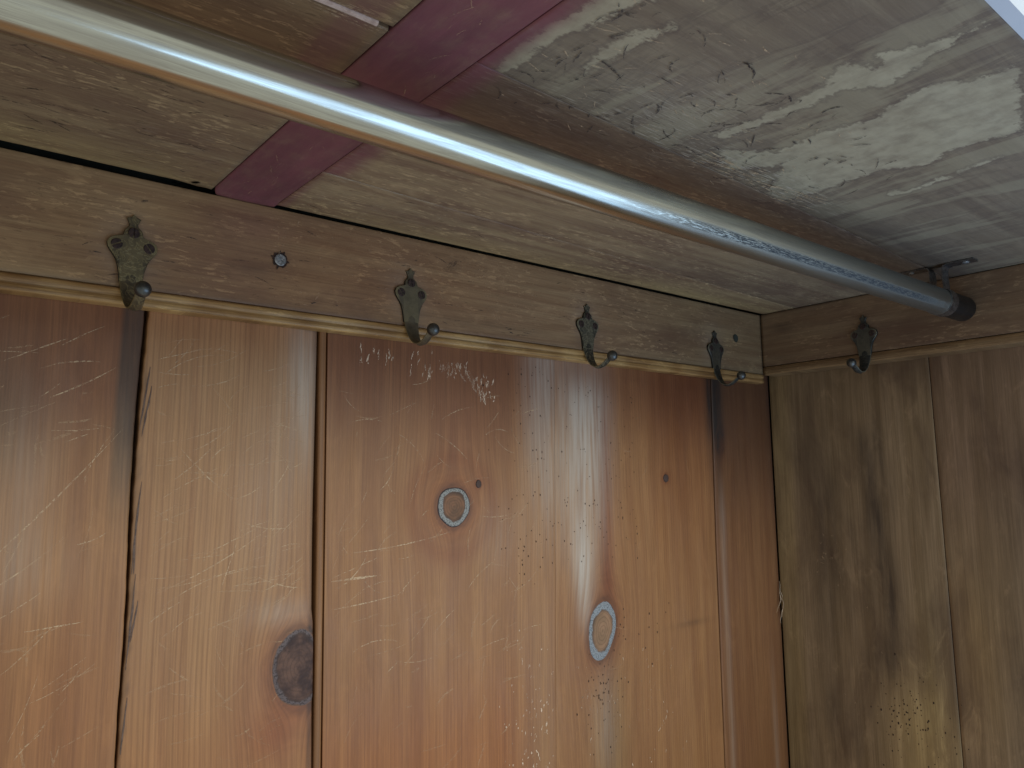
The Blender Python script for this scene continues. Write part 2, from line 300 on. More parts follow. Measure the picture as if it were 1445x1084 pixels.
def board(name, parent, frame, left, right, b0, b1, mat, height=None, thick=0.018, da=0.004, db=0.006, edge_r=0.0012,
          knots=(), paint=None, cup=0.0, **props):
    """plank between the edge curves left(b) and right(b), from b0 to b1 along its grain, with eased long edges"""
    L = left if callable(left) else (lambda b: np.full_like(b, left)); R = right if callable(right) else (lambda b: np.full_like(b, right))
    nb = max(2, int(round((b1 - b0) / db)) + 1); bs = np.linspace(b0, b1, nb)
    wid = float(np.mean(R(bs) - L(bs))); na = max(4, int(round(wid / da)))
    e = edge_r / max(wid, 1e-4)
    ts = np.concatenate([[0, e * 0.3, e], np.linspace(e, 1 - e, na + 1)[1:-1], [1 - e, 1 - e * 0.3, 1]])
    drop = np.zeros(len(ts)); drop[0] = drop[-1] = -edge_r; drop[1] = drop[-2] = -edge_r * 0.30
    T, Bm = np.meshgrid(ts, bs); A = L(Bm) + (R(Bm) - L(Bm)) * T
    Hh = np.tile(drop, (nb, 1)) + cup * (1 - (2 * T - 1) ** 2)
    if height is not None: Hh = Hh + height(A, Bm)
    f = FR[frame]; n_a = len(ts)
    X, Y, Z = f(A, Bm, Hh); V = np.stack([X + 0 * A, Y + 0 * A, Z + 0 * A], -1).reshape(-1, 3)
    Xb, Yb, Zb = f(A, Bm, np.full_like(A, -thick))
    VB = np.stack([Xb + 0 * A, Yb + 0 * A, Zb + 0 * A], -1)
    idx = np.arange(nb * n_a).reshape(nb, n_a)
    quads = np.stack([idx[:-1, :-1], idx[:-1, 1:], idx[1:, 1:], idx[1:, :-1]], -1).reshape(-1, 4).tolist()
    # sides
    ring = list(idx[0, :]) + list(idx[1:, -1]) + list(idx[-1, -2::-1]) + list(idx[-2:0:-1, 0])
    base = len(V); flatB = VB.reshape(-1, 3)[ring]; V2 = np.vstack([V, flatB]); m = len(ring)
    for i in range(m):
        j = (i + 1) % m; quads.append([int(ring[i]), int(ring[j]), base + j, base + i])
    o = mesh_obj(name, V2, quads, mat, parent, **props); me = o.data
    # smooth front only
    sm = np.zeros(len(me.polygons), bool); sm[:(nb - 1) * (n_a - 1)] = True; me.polygons.foreach_set('use_smooth', sm)
    # attributes
    Aw = A.copy()
    for k in knots:
        r = k.rho(A, Bm); Aw = Aw - (A - k.a) * np.minimum(1.0 / r ** 2, 1.0) * 0.92
    depth = np.zeros_like(A)
    gc = np.stack([Aw, Bm, depth], -1).reshape(-1, 3)
    ringA = A.reshape(-1)[ring]; ringB = Bm.reshape(-1)[ring]
    gc = np.vstack([gc, np.stack([ringA, ringB, np.full(m, thick)], -1)])
    at = me.attributes.new('gc', 'FLOAT_VECTOR', 'POINT'); at.data.foreach_set('vector', gc.astype(np.float32).ravel())
    P = dict(tint=np.ones((nb, n_a, 3)), haze=np.zeros_like(A), pale=np.full_like(A, -9.0), dark=np.zeros_like(A), red=np.zeros_like(A), hatch=np.zeros_like(A))
    for k in knots:
        r = k.rho(A, Bm); halo = np.exp(-np.maximum(r - 1, 0) / 0.55); rg = np.sin((r + 0.10 * np.sin(Bm * 210) + 0.06 * np.sin(A * 330 + 1)) * 17.0) * np.exp(-np.maximum(r - 1, 0) / 0.8)
        P['tint'] *= (1 - 0.10 * rg)[..., None]; P['dark'] += 0.45 * np.exp(-((r - 1.02) / 0.10) ** 2)
        P['tint'] *= (1 - halo[..., None] * np.array([0.22, 0.38, 0.42]))
    if paint: paint(A, Bm, P)
    for k in ('haze', 'pale', 'dark', 'red', 'hatch'):
        q = P[k].reshape(-1); q = np.concatenate([q, q[ring]]); a_ = me.attributes.new(k, 'FLOAT', 'POINT'); a_.data.foreach_set('value', q.astype(np.float32))
    q = P['tint'].reshape(-1, 3); q = np.vstack([q, q[ring]]); q = np.hstack([q, np.ones((len(q), 1))])
    a_ = me.attributes.new('tint', 'FLOAT_COLOR', 'POINT'); a_.data.foreach_set('color', q.astype(np.float32).ravel())
    return o

def G(A, B, a, b, sa, sb): return np.exp(-((A - a) / sa) ** 2 - ((B - b) / sb) ** 2)
def S(x, e0, e1):
    t = np.clip((x - e0) / (e1 - e0), 0, 1); return t * t * (3 - 2 * t)
def mulT(P, m, col):
    P['tint'] *= (1 - m[..., None] * (1 - np.array(col)))

def ribbons(name, parent, frame, strokes, mat, hfun=lambda a, b: 0.0, lift=0.00035, **props):
    """strokes: list of (points [(a,b)...], width): tapered strips lying on the board, one mesh"""
    V = []; F = []; f = FR[frame]
    for pts, wd in strokes:
        n = len(pts); base = len(V)
        for i, (a, b) in enumerate(pts):
            p0 = pts[max(i - 1, 0)]; p1 = pts[min(i + 1, n - 1)]
            d = np.array([p1[0] - p0[0], p1[1] - p0[1]]); d = d / (np.hypot(*d) + 1e-9); nn = (-d[1], d[0])
            ww = wd * 0.72 * (0.15 + 0.85 * math.sin(math.pi * (i + 0.35) / (n - 0.3))) * random.uniform(0.7, 1.25)
            h = hfun(a, b) + lift
            V.append(f(a + nn[0] * ww, b + nn[1] * ww, h)); V.append(f(a - nn[0] * ww, b - nn[1] * ww, h))
        for i in range(n - 1):
            q = base + 2 * i; F.append((q, q + 1, q + 3, q + 2))
    return mesh_obj(name, V, F, mat, parent, kind='stuff', **props)
def stroke(a, b, ang, ln, curve=0.0, n=None, jit=0.0):
    n = n or max(4, int(ln / 0.004)); pts = []; st = ln / (n - 1); an = ang - curve / 2
    x, y = a - math.cos(ang) * ln / 2, b - math.sin(ang) * ln / 2
    for i in range(n):
        pts.append((x + random.uniform(-jit, jit), y + random.uniform(-jit, jit))); x += math.cos(an) * st; y += math.sin(an) * st; an += curve / (n - 1)
    return pts
def discs(name, parent, frame, pts, mat, hfun=lambda a, b: 0.0, **props):
    V = []; F = []; f = FR[frame]
    for a, b, r in pts:
        base = len(V); k = 7; el = random.uniform(1.0, 1.9)
        for i in range(k):
            t = 2 * math.pi * i / k; rr = r * random.uniform(0.8, 1.2); V.append(f(a + rr * math.cos(t), b + rr * el * math.sin(t), hfun(a, b) + 0.0003))
        F.append(tuple(range(base, base + k)))
    return mesh_obj(name, V, F, mat, parent, kind='stuff', **props)

def knot_obj(parent, frame, k, mat, hfun=lambda a, b: 0.0, clip=None, bulge=0.0004, egg=0.0, **props):
    V = []; F = []; KP = []; nr, ns = 10, 44; f = FR[frame]; c, s = math.cos(k.t), math.sin(k.t)
    rings = [0.02] + [i / nr for i in range(1, nr + 1)]
    for r in rings:
        for j in range(ns):
            t = 2 * math.pi * j / ns; wob = 1 + 0.025 * math.sin(3 * t + k.a * 90) + 0.018 * math.sin(5 * t + k.b * 60)
            x = k.ra * r * wob * math.cos(t) * (1 + egg * math.sin(t)); y = k.rb * r * wob * math.sin(t)
            a = k.a + x * c - y * s; b = k.b + x * s + y * c
            if clip is not None: a = min(a, float(clip(b)))
            h = hfun(a, b) + 0.0006 + bulge * (1 - r * r) - (0.0012 if r > 0.97 else 0)
            V.append(f(a, b, h)); KP.append((r, x, y))
    for i in range(nr):
        for j in range(ns):
            F.append((i * ns + j, i * ns + (j + 1) % ns, (i + 1) * ns + (j + 1) % ns, (i + 1) * ns + j))
    F.append(tuple(range(ns)))
    o = mesh_obj('knot', V, F, mat, parent, True, **props)
    at = o.data.attributes.new('kp', 'FLOAT_VECTOR', 'POINT'); at.data.foreach_set('vector', np.array(KP, np.float32).ravel())
    return o

# ================================================================= SETTING: walls and ceiling
ZB = -1.05     # the boards run down out of view
def slab(name, x0, x1, y0, y1, z0, z1, mat, parent=None, **props):
    v = [(x, y, z) for x in (x0, x1) for y in (y0, y1) for z in (z0, z1)]
    f = [(0, 1, 3, 2), (4, 6, 7, 5), (0, 4, 5, 1), (2, 3, 7, 6), (0, 2, 6, 4), (1, 5, 7, 3)]
    return mesh_obj(name, v, f, mat, parent, **props)

wall_back = slab('wall_back', -1.95, 0.075, 0.0330, 0.060, ZB - 0.02, 0.0335, M['void'], kind='structure', label='wall of varnished pine boards at the back of the closet')
wall_side = slab('wall_side', 0.0540, 0.080, -0.56, 0.0325, ZB - 0.02, 0.0335, M['void'], kind='structure', label='wall of darker brown boards at the right end of the closet')

gap12 = interp([(-0.8525, -0.05), (-0.8533, -0.1116), (-0.8552, -0.1516), (-0.8568, -0.1964), (-0.8577, -0.251), (-0.8579, -0.2831), (-0.8575, -0.3253), (-0.8583, -0.3718), (-0.8595, -0.4071), (-0.8599, -0.4489), (-0.862, -1.1)])
def wig(b, s, amp): return amp * (np.sin(b * 190 + s) + 0.7 * np.sin(b * 431 + 2 * s) + 0.5 * np.sin(b * 83 + s * 3)) / 2
hB1 = lambda A, B: -0.0004 + 0.0008 * np.sin(A * 21 + 1.0) - 0.0014 * S(A, -0.868, -0.856) * S(B, -0.36, -0.24)
def hB2(A, B): return 0.0005 - 0.0020 * S(A, -0.735, -0.712) * (1 - 0.6 * S(-B, 0.25, 0.42)) + 0.0004 * np.sin(A * 40)
def hB3(A, B): return -0.0008 + 0.0012 * np.cos((A + 0.555) * 11.2) ** 2
def hB4(A, B): return -0.0008 + 0.0012 * np.sin((A + 0.415) * 15.5)
def hB5(A, B): return -0.0006 + 0.0006 * np.cos((A + 0.045) * 30)

K1 = Knot(-0.5567, -0.2685, 0.0212, 0.0210, 0.0)
K2 = Knot(-0.3470, -0.4175, 0.0228, 0.0350, -0.25)
K3 = Knot(-0.7196, -0.4005, 0.0245, 0.0340, 0.10)
KS1 = Knot(-0.5251, -0.2461, 0.0038, 0.0045); KS2 = Knot(-0.2211, -0.2428, 0.0055, 0.0055); KS3 = Knot(-0.1000, -0.1940, 0.007, 0.016)

def paint_b1(A, B, P):
    top = S(B, -0.235, -0.165)  # shelf shade and aged reddish finish, both in the tint
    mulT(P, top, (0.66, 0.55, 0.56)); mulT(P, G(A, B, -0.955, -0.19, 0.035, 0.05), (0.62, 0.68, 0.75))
    P['haze'] += 0.20 * G(A, B, -0.95, -0.30, 0.05, 0.03) + 0.16 * G(A, B, -0.93, -0.235, 0.02, 0.05)
    edge = S(A, gap12(B) - 0.0175, gap12(B) - 0.0145) * S(B, -0.30, -0.19)
    P['dark'] += 0.62 * edge; mulT(P, edge, (0.75, 0.85, 0.95))
    P['dark'] += 0.35 * S(A, gap12(B) - 0.0035, gap12(B))
    mulT(P, G(A, B, -0.90, -0.42, 0.05, 0.09), (0.98, 0.88, 0.84))
def paint_b2(A, B, P):
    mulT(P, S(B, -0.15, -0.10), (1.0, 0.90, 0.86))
    P['haze'] += 0.52 * G(A, B, -0.718, -0.155, 0.018, 0.062) + 0.12 * G(A, B, -0.75, -0.25, 0.03, 0.08)
    P['haze'] += 0.24 * G(A, B, -0.735, -0.352, 0.026, 0.011); mulT(P, G(A, B, -0.742, -0.45, 0.020, 0.022), (0.90, 0.74, 0.68))
    mulT(P, S(-B, 0.33, 0.50), (1.02, 0.90, 0.80))
    g = gap12(B); P['dark'] += 0.42 * (1 - S(A, g + 0.002 + wig(B, 1.0, 0.0020), g + 0.0055 + wig(B, 1.0, 0.0020))) * S(B, -0.52, -0.42) * (1 - S(B, -0.16, -0.13))
    P['dark'] += 0.5 * S(A, -0.7118, -0.7098)
def paint_b3(A, B, P):
    mulT(P, S(B, -0.235, -0.12), (0.66, 0.54, 0.56))  # board top: painted shade of the shelf mixed with redder finish
    mulT(P, G(A, B, -0.545, -0.19, 0.06, 0.05), (0.92, 0.82, 0.84))
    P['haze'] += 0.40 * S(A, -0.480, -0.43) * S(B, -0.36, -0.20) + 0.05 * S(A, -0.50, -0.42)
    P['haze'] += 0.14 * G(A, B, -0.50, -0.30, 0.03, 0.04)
    mulT(P, S(-B, 0.38, 0.52) * (1 - S(A, -0.50, -0.44)), (1.04, 0.86, 0.74))
    r = K1.rho(A, B); mulT(P, np.exp(-((r - 2.3) / 0.55) ** 2) * 0.55, (0.80, 0.60, 0.52))
    mulT(P, np.exp(-((r - 1.4) / 0.3) ** 2) * 0.5, (1.05, 0.92, 0.78))
def paint_b4(A, B, P):
    mulT(P, S(B, -0.22, -0.12), (0.74, 0.64, 0.66))  # upper end darkened like its neighbour, shelf shade in the tint
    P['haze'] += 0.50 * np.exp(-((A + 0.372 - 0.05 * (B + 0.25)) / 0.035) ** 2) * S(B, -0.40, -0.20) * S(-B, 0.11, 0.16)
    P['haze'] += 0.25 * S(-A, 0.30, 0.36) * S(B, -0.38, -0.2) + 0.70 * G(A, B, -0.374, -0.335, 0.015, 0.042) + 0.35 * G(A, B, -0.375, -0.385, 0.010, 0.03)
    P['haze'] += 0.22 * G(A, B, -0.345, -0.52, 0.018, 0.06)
    mulT(P, G(A, B, -0.335, -0.55, 0.03, 0.09), (0.78, 0.86, 0.85))
    mulT(P, S(-B, 0.10, 0.2) * np.exp(-((A + 0.335) / 0.012) ** 2) * (1 - S(-B, 0.36, 0.40)), (0.74, 0.55, 0.52))
    mulT(P, S(A, -0.29, -0.22) * S(B, -0.45, -0.15), (0.74, 0.62, 0.58))
    P['dark'] += 0.90 * S(A, -0.136, -0.1165) * S(B, -0.26, -0.13)
    P['dark'] += 0.25 * S(A, -0.150, -0.118) * S(B, -0.50, -0.2)
    P['dark'] += 0.35 * G(A, B, -0.178, -0.43, 0.04, 0.004)
def paint_b5(A, B, P):
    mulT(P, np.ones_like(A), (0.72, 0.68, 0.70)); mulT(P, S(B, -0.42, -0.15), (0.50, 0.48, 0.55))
    P['dark'] += 0.97 * np.exp(-((A + 0.104) / 0.017) ** 2) * S(B, -0.225, -0.175) + 0.5 * np.exp(-((A + 0.106) / 0.007) ** 2) * S(B, -0.34, -0.20)
    P['haze'] += 0.16 * np.exp(-((A + 0.000) / 0.006) ** 2) * S(-B, 0.45, 0.6) + 0.18 * np.exp(-((A + 0.103) / 0.006) ** 2) * S(-B, 0.22, 0.3)
    P['dark'] += 0.30 * S(A, 0.006, 0.030)

far_left = [(-1.68, -1.412), (-1.408, -1.1525)]
for i, (l, r) in enumerate(far_left):
    board('board', wall_back, 'back', l, r, ZB, -0.080, M['pine'], db=0.03, da=0.03, cup=0.001)
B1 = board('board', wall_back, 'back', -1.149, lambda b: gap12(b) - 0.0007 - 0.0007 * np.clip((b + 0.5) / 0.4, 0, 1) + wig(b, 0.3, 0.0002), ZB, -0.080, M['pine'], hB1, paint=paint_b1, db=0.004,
           label='reddish board with a greyed, splintered right edge')
b2R = interp([(-0.7070, -0.05), (-0.7073, -0.1035), (-0.7078, -0.1912), (-0.7082, -0.2853), (-0.7078, -0.3524), (-0.7062, -0.365), (-0.7060, -0.44), (-0.7052, -0.4843), (-0.703, -1.1)])
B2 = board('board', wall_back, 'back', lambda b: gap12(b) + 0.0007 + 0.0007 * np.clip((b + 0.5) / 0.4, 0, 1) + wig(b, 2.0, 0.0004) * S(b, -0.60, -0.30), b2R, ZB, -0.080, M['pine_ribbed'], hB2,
           knots=[K3], paint=paint_b2, da=0.0026, db=0.0032, label='paler ribbed board with a chipped left edge and a dark knot')
beadL = lambda b: np.interp(b, [-1.1, -0.4864, -0.103], [-0.699, -0.7038, -0.7057]); beadR = lambda b: beadL(b) + 0.0068
BD = board('bead', wall_back, 'back', beadL, beadR, ZB, -0.080, M['pine_ribbed'], da=0.0012, edge_r=0.0011, cup=0.0009,
           paint=lambda A, B, P: mulT(P, np.ones_like(A), (0.74, 0.68, 0.62)), label='narrow rounded bead between two boards')
seam = lambda b: np.interp(b, [-1.1, -0.5518, -0.3856, -0.148, 0], [-0.430, -0.4217, -0.4183, -0.4141, -0.4115])
b34 = lambda b: np.interp(b, [-1.1, -0.6225, -0.3349, -0.1001, 0], [-0.1228, -0.1205, -0.1186, -0.1139, -0.1120])
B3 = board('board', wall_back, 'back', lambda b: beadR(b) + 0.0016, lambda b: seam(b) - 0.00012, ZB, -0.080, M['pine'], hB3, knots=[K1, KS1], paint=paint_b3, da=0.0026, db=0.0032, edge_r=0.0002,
           label='reddish orange board with a white-ringed round knot')
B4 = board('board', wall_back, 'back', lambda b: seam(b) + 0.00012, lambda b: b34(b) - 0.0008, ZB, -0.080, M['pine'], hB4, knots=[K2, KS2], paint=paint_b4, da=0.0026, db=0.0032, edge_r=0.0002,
           label='orange board with a tall grey-ringed knot and pale streak')
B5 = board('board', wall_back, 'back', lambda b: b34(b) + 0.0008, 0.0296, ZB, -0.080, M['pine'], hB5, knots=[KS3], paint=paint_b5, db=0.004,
           label='dark narrow board in the corner, blackened at its top')
knot_obj(B3, 'back', K1, M['knot_a'], lambda a, b: float(hB3(a, b)))
knot_obj(B4, 'back', K2, M['knot_b'], lambda a, b: float(hB4(a, b)), egg=0.03)
knot_obj(B2, 'back', K3, M['knot_c'], lambda a, b: float(hB2(a, b)), clip=lambda b: b2R(b) - 0.0004)
knot_obj(B3, 'back', KS1, M['knot_s'], lambda a, b: float(hB3(a, b))); knot_obj(B4, 'back', KS2, M['knot_s'], lambda a, b: float(hB4(a, b)))

# --- scratches, paint flecks, pinholes on the back boards
def hfun(h): return lambda a, b: float(h(a, b))
def rand_scratches(n, a0, a1, b0, b1, lens, angs, wds, curve=0.5):
    out = []
    for _ in range(n):
        a = random.uniform(a0, a1); b = random.uniform(b0, b1); ln = random.uniform(*lens) ** 1.0
        ang = random.choice(angs) + random.gauss(0, 0.25)
        pts = [q for q in stroke(a, b, ang, ln, random.uniform(-curve, curve), jit=0.0002) if a0 < q[0] < a1 and b0 < q[1] < b1]
        if len(pts) > 3: out.append((pts, random.uniform(*wds)))
    return out
R45 = [0.15, 0.35, 0.6, 0.8]
s1 = [(stroke(-0.915, -0.255, 0.86, 0.15, 0.12), 0.0008), (stroke(-0.895, -0.165, 0.55, 0.05, 0.2), 0.0008), (stroke(-0.93, -0.30, 0.65, 0.07, 0.3), 0.0007)]
ribbons('scratches', B1, 'back', s1 + rand_scratches(40, -1.0, -0.872, -0.44, -0.12, (0.012, 0.055), R45, (0.0003, 0.0007)), M['scratch'], hfun(hB1))
ribbons('scratches', B1, 'back', rand_scratches(60, -1.0, -0.872, -0.50, -0.14, (0.006, 0.04), [0.05, 0.3, 1.4], (0.0004, 0.0014)), M['scratch_soft'], hfun(hB1))
ribbons('scratches', B2, 'back', [(stroke(-0.80, -0.235, -0.75, 0.075, 0.25), 0.0007), (stroke(-0.79, -0.30, 0.5, 0.11, 0.35), 0.0006), (stroke(-0.785, -0.325, 0.25, 0.10, -0.7), 0.0006), (stroke(-0.76, -0.225, 0.12, 0.05, 0.1), 0.0005)]
        + rand_scratches(75, -0.845, -0.715, -0.36, -0.12, (0.01, 0.06), R45, (0.00025, 0.0006), 0.9), M['scratch'], hfun(hB2))
ribbons('scratches', B2, 'back', rand_scratches(70, -0.845, -0.715, -0.50, -0.16, (0.008, 0.05), [0.1, 0.3, -0.7], (0.0004, 0.0012), 0.9), M['scratch_soft'], hfun(hB2))
ribbons('scratches', B3, 'back', [(stroke(-0.505, -0.178, 0.85, 0.024, 0.1), 0.0007), (stroke(-0.62, -0.30, 0.12, 0.12, 0.2), 0.0008), (stroke(-0.665, -0.330, 0.03, 0.05, 0.0), 0.0014), (stroke(-0.655, -0.352, 0.1, 0.07, 0.1), 0.0008),
        (stroke(-0.56, -0.208, -0.6, 0.05, -0.4), 0.0006), (stroke(-0.5, -0.195, 0.1, 0.035, -1.2), 0.0007)]
        + rand_scratches(60, -0.69, -0.43, -0.42, -0.14, (0.008, 0.05), [0.1, 0.5, 0.9, -0.8], (0.00025, 0.0006), 0.9), M['scratch'], hfun(hB3))
ribbons('scratches', B3, 'back', rand_scratches(70, -0.69, -0.43, -0.55, -0.16, (0.006, 0.035), [0.1, 0.4, 1.4], (0.0004, 0.0016), 0.9), M['scratch_soft'], hfun(hB3))
ribbons('scratches', B4, 'back', [(stroke(-0.295, -0.209, -0.1, 0.014), 0.0010), (stroke(-0.265, -0.235, 0.9, 0.03, 0.3), 0.0006)]
        + rand_scratches(26, -0.40, -0.13, -0.50, -0.16, (0.006, 0.03), [0.2, 0.8, 1.5], (0.0003, 0.0006), 0.9), M['scratch_soft'], hfun(hB4))
# vertical pale paint runs under the rail
dr = []
for _ in range(26):
    a = random.uniform(-0.667, -0.582); dr.append((stroke(a, -0.112 - random.uniform(0.0, 0.026), 1.45 + random.uniform(-0.3, 0.3), random.uniform(0.003, 0.014), random.uniform(-1, 1), n=6, jit=0.0005), random.uniform(0.0006, 0.0014)))
for _ in range(64):
    u = random.random(); a = -0.575 + 0.072 * u; b = -0.118 - 0.020 * u * u - random.uniform(0, 0.014 + 0.018 * u)
    dr.append((stroke(a, b, 1.75 + random.uniform(-0.5, 0.4), random.uniform(0.002, 0.011), random.uniform(-1.5, 1.5), n=6, jit=0.0005), random.uniform(0.0006, 0.0015)))
ribbons('paint_flecks', B3, 'back', dr, M['paint_fleck'], hfun(hB3))
fl = []
for _ in range(130):
    a = -0.455 + random.gauss(0, 0.022); b = -0.40 - random.random() ** 0.8 * 0.18
    if a < -0.423: fl.append((stroke(a, b, 1.5 + random.gauss(0, 0.4), random.uniform(0.0008, 0.005), random.uniform(-1, 1), n=4, jit=0.0003), random.uniform(0.0004, 0.0013)))
ribbons('paint_flecks', B3, 'back', fl, M['paint_fleck'], hfun(hB3))
fl = []
for _ in range(90):
    a = random.choice([-0.32, -0.28, -0.37, -0.24]) + random.gauss(0, 0.014); b = -0.44 - random.random() * 0.2
    if -0.415 < a < -0.13: fl.append((stroke(a, b, 1.5 + random.gauss(0, 0.3), random.uniform(0.0008, 0.006), random.uniform(-1, 1), n=4, jit=0.0003), random.uniform(0.0003, 0.0009)))
ribbons('paint_flecks', B4, 'back', fl, M['paint_fleck'], hfun(hB4))
ph = []
for _ in range(95):
    a = -0.452 + random.gauss(0, 0.028); b = random.uniform(-0.36, -0.115)
    if -0.54 < a < -0.418: ph.append((a, b, random.uniform(0.0003, 0.0008)))
discs('pinholes', B3, 'back', ph, M['pinhole'], hfun(hB3))
ph = []
for _ in range(120):
    a = random.uniform(-0.412, -0.28); b = random.uniform(-0.34, -0.13); ph.append((a, b, random.uniform(0.0003, 0.0007)))
for _ in range(70): ph.append((-0.345 + random.gauss(0, 0.016), -0.485 + random.gauss(0, 0.03), random.uniform(0.0003, 0.0009)))
for _ in range(18): ph.append((-0.30 + random.gauss(0, 0.03), -0.43 + random.gauss(0, 0.03), random.uniform(0.0003, 0.0009)))
discs('pinholes', B4, 'back', ph, M['pinhole'], hfun(hB4))
# splinters along the open joint and hairs of wood at the corner
sp = []
for z0, z1, off0, off1 in [(-0.15, -0.20, 0.006, 0.002), (-0.165, -0.205, 0.0085, 0.004), (-0.24, -0.31, 0.006, 0.002), (-0.26, -0.31, 0.004, 0.0035), (-0.31, -0.38, 0.005, 0.002), (-0.33, -0.36, 0.0075, 0.004), (-0.40, -0.44, 0.005, 0.0025)]:
    n = 9; sp.append(([(float(gap12(z0 + (z1 - z0) * i / (n - 1))) + off0 + (off1 - off0) * i / (n - 1) + random.uniform(-.0002, .0002), z0 + (z1 - z0) * i / (n - 1)) for i in range(n)], 0.0009))
ribbons('chipped_edge', B2, 'back', sp, M['weathered'], hfun(hB2))

# --- side wall boards
joint = lambda b: np.interp(b, [-1.1, -0.5955, -0.4002, -0.0877, 0], [-0.2262, -0.2244, -0.2237, -0.2224, -0.222])
hS1 = lambda A, B: 0.0007 * np.sin(A * 25 + 0.5); hS2 = lambda A, B: 0.0008 * np.sin(A * 22)
def paint_s1(A, B, P):
    mulT(P, 1 - S(A, -0.02, 0.004) * 0 - S(-A, 0.012, 0.03), (1.12, 1.12, 0.98))
    mulT(P, S(B, -0.25, -0.10), (0.86, 0.84, 0.82))
    c = -0.125 - 0.10 * (-B - 0.17)
    P['dark'] += 0.62 * np.exp(-((A - c) / 0.013) ** 2) * S(-B, 0.155, 0.20) * S(B, -0.50, -0.33)
    P['dark'] += 0.40 * np.exp(-((A - c + 0.022) / 0.009) ** 2) * S(-B, 0.14, 0.18) * S(B, -0.32, -0.22)
    P['dark'] += 0.50 * G(A, B, -0.070, -0.28, 0.026, 0.08) + 0.35 * G(A, B, -0.06, -0.42, 0.02, 0.09) + 0.40 * G(A, B, -0.155, -0.42, 0.012, 0.07)
    P['dark'] += 0.55 * G(A, B, -0.135, -0.485, 0.018, 0.03) + 0.45 * G(A, B, -0.06, -0.56, 0.012, 0.03) + 0.2 * G(A, B, -0.11, -0.40, 0.05, 0.10)
    P['dark'] += 0.30 * G(A, B, -0.04, -0.20, 0.02, 0.05) + 0.35 * G(A, B, -0.10, -0.60, 0.03, 0.05) + 0.28 * G(A, B, -0.15, -0.27, 0.02, 0.06)
    mulT(P, G(A, B, -0.185, -0.585, 0.045, 0.085), (1.75, 1.80, 1.45))
    mulT(P, G(A, B, -0.20, -0.48, 0.025, 0.09), (1.2, 1.25, 1.15))
def paint_s2(A, B, P):
    mulT(P, np.ones_like(A), (0.98, 0.94, 0.90))
    mulT(P, S(B, -0.38, -0.22), (0.80, 0.76, 0.82))
    mulT(P, G(A, B, -0.25, -0.47, 0.03, 0.10), (1.22, 1.18, 1.0))
    P['dark'] += 0.30 * S(-A, 0.26, 0.33) * S(-B, 0.15, 0.3)
SB1 = board('board', wall_side, 'side', lambda b: joint(b) + 0.0004, 0.0092, ZB, -0.078, M['pine_side'], hS1, paint=paint_s1, db=0.005, edge_r=0.0006, label='olive brown stained board nearest the corner')
SB2 = board('board', wall_side, 'side', -0.405, lambda b: joint(b) - 0.0004, ZB, -0.078, M['pine_side'], hS2, paint=paint_s2, db=0.005, edge_r=0.0006, label='smoother reddish brown board beside the stained one')
board('board', wall_side, 'side', -0.556, -0.4065, ZB, -0.078, M['pine_side'], None, db=0.02, da=0.02)
fl = [(stroke(-0.065 + random.gauss(0, 0.017), -0.37 + random.gauss(0, 0.025), 1.5 + random.gauss(0, .6), random.uniform(.001, .006), random.uniform(-2, 2), n=5, jit=.0004), random.uniform(.0004, .0012)) for _ in range(46)]
fl += [(stroke(-0.10 + random.gauss(0, 0.03), -0.50 + random.gauss(0, 0.04), 1.5 + random.gauss(0, .6), random.uniform(.001, .004), 0.5, n=4), random.uniform(.0004, .0012)) for _ in range(30)]
ribbons('paint_flecks', SB1, 'side', fl, M['scratch_soft'], hfun(hS1))
discs('pinholes', SB1, 'side', [(-0.165 + random.gauss(0, .022), -0.55 + random.gauss(0, .028), random.uniform(.0003, .0010)) for _ in range(110)], M['pinhole'], hfun(hS1))
def hair(parent, pts, r, mat, name='splinter'):
    """thin tapering strand along world points"""
    V = []; F = []; n = len(pts)
    for i, p in enumerate(pts):
        rr = r * (0.25 + 0.75 * math.sin(math.pi * (i + 0.4) / n))
        for k in range(4):
            t = k * math.pi / 2; V.append((p[0] + rr * math.cos(t), p[1] + rr * math.sin(t), p[2]))
    for i in range(n - 1):
        for k in range(4): F.append((4 * i + k, 4 * i + (k + 1) % 4, 4 * i + 4 + (k + 1) % 4, 4 * i + 4 + k))
    return mesh_obj(name, V, F, mat, parent)
for k in range(5):
    z = -0.395 - 0.008 * k; pts = [(0.0255 - 0.0025 * math.sin(i * 0.9 + k) - 0.0012 * i * (k % 3), 0.0075 - 0.0018 * abs(math.sin(i + k)) - 0.0005 * k, z - 0.0045 * i) for i in range(7)]
    hair(wall_side, pts, 0.00045, M['splinter'])

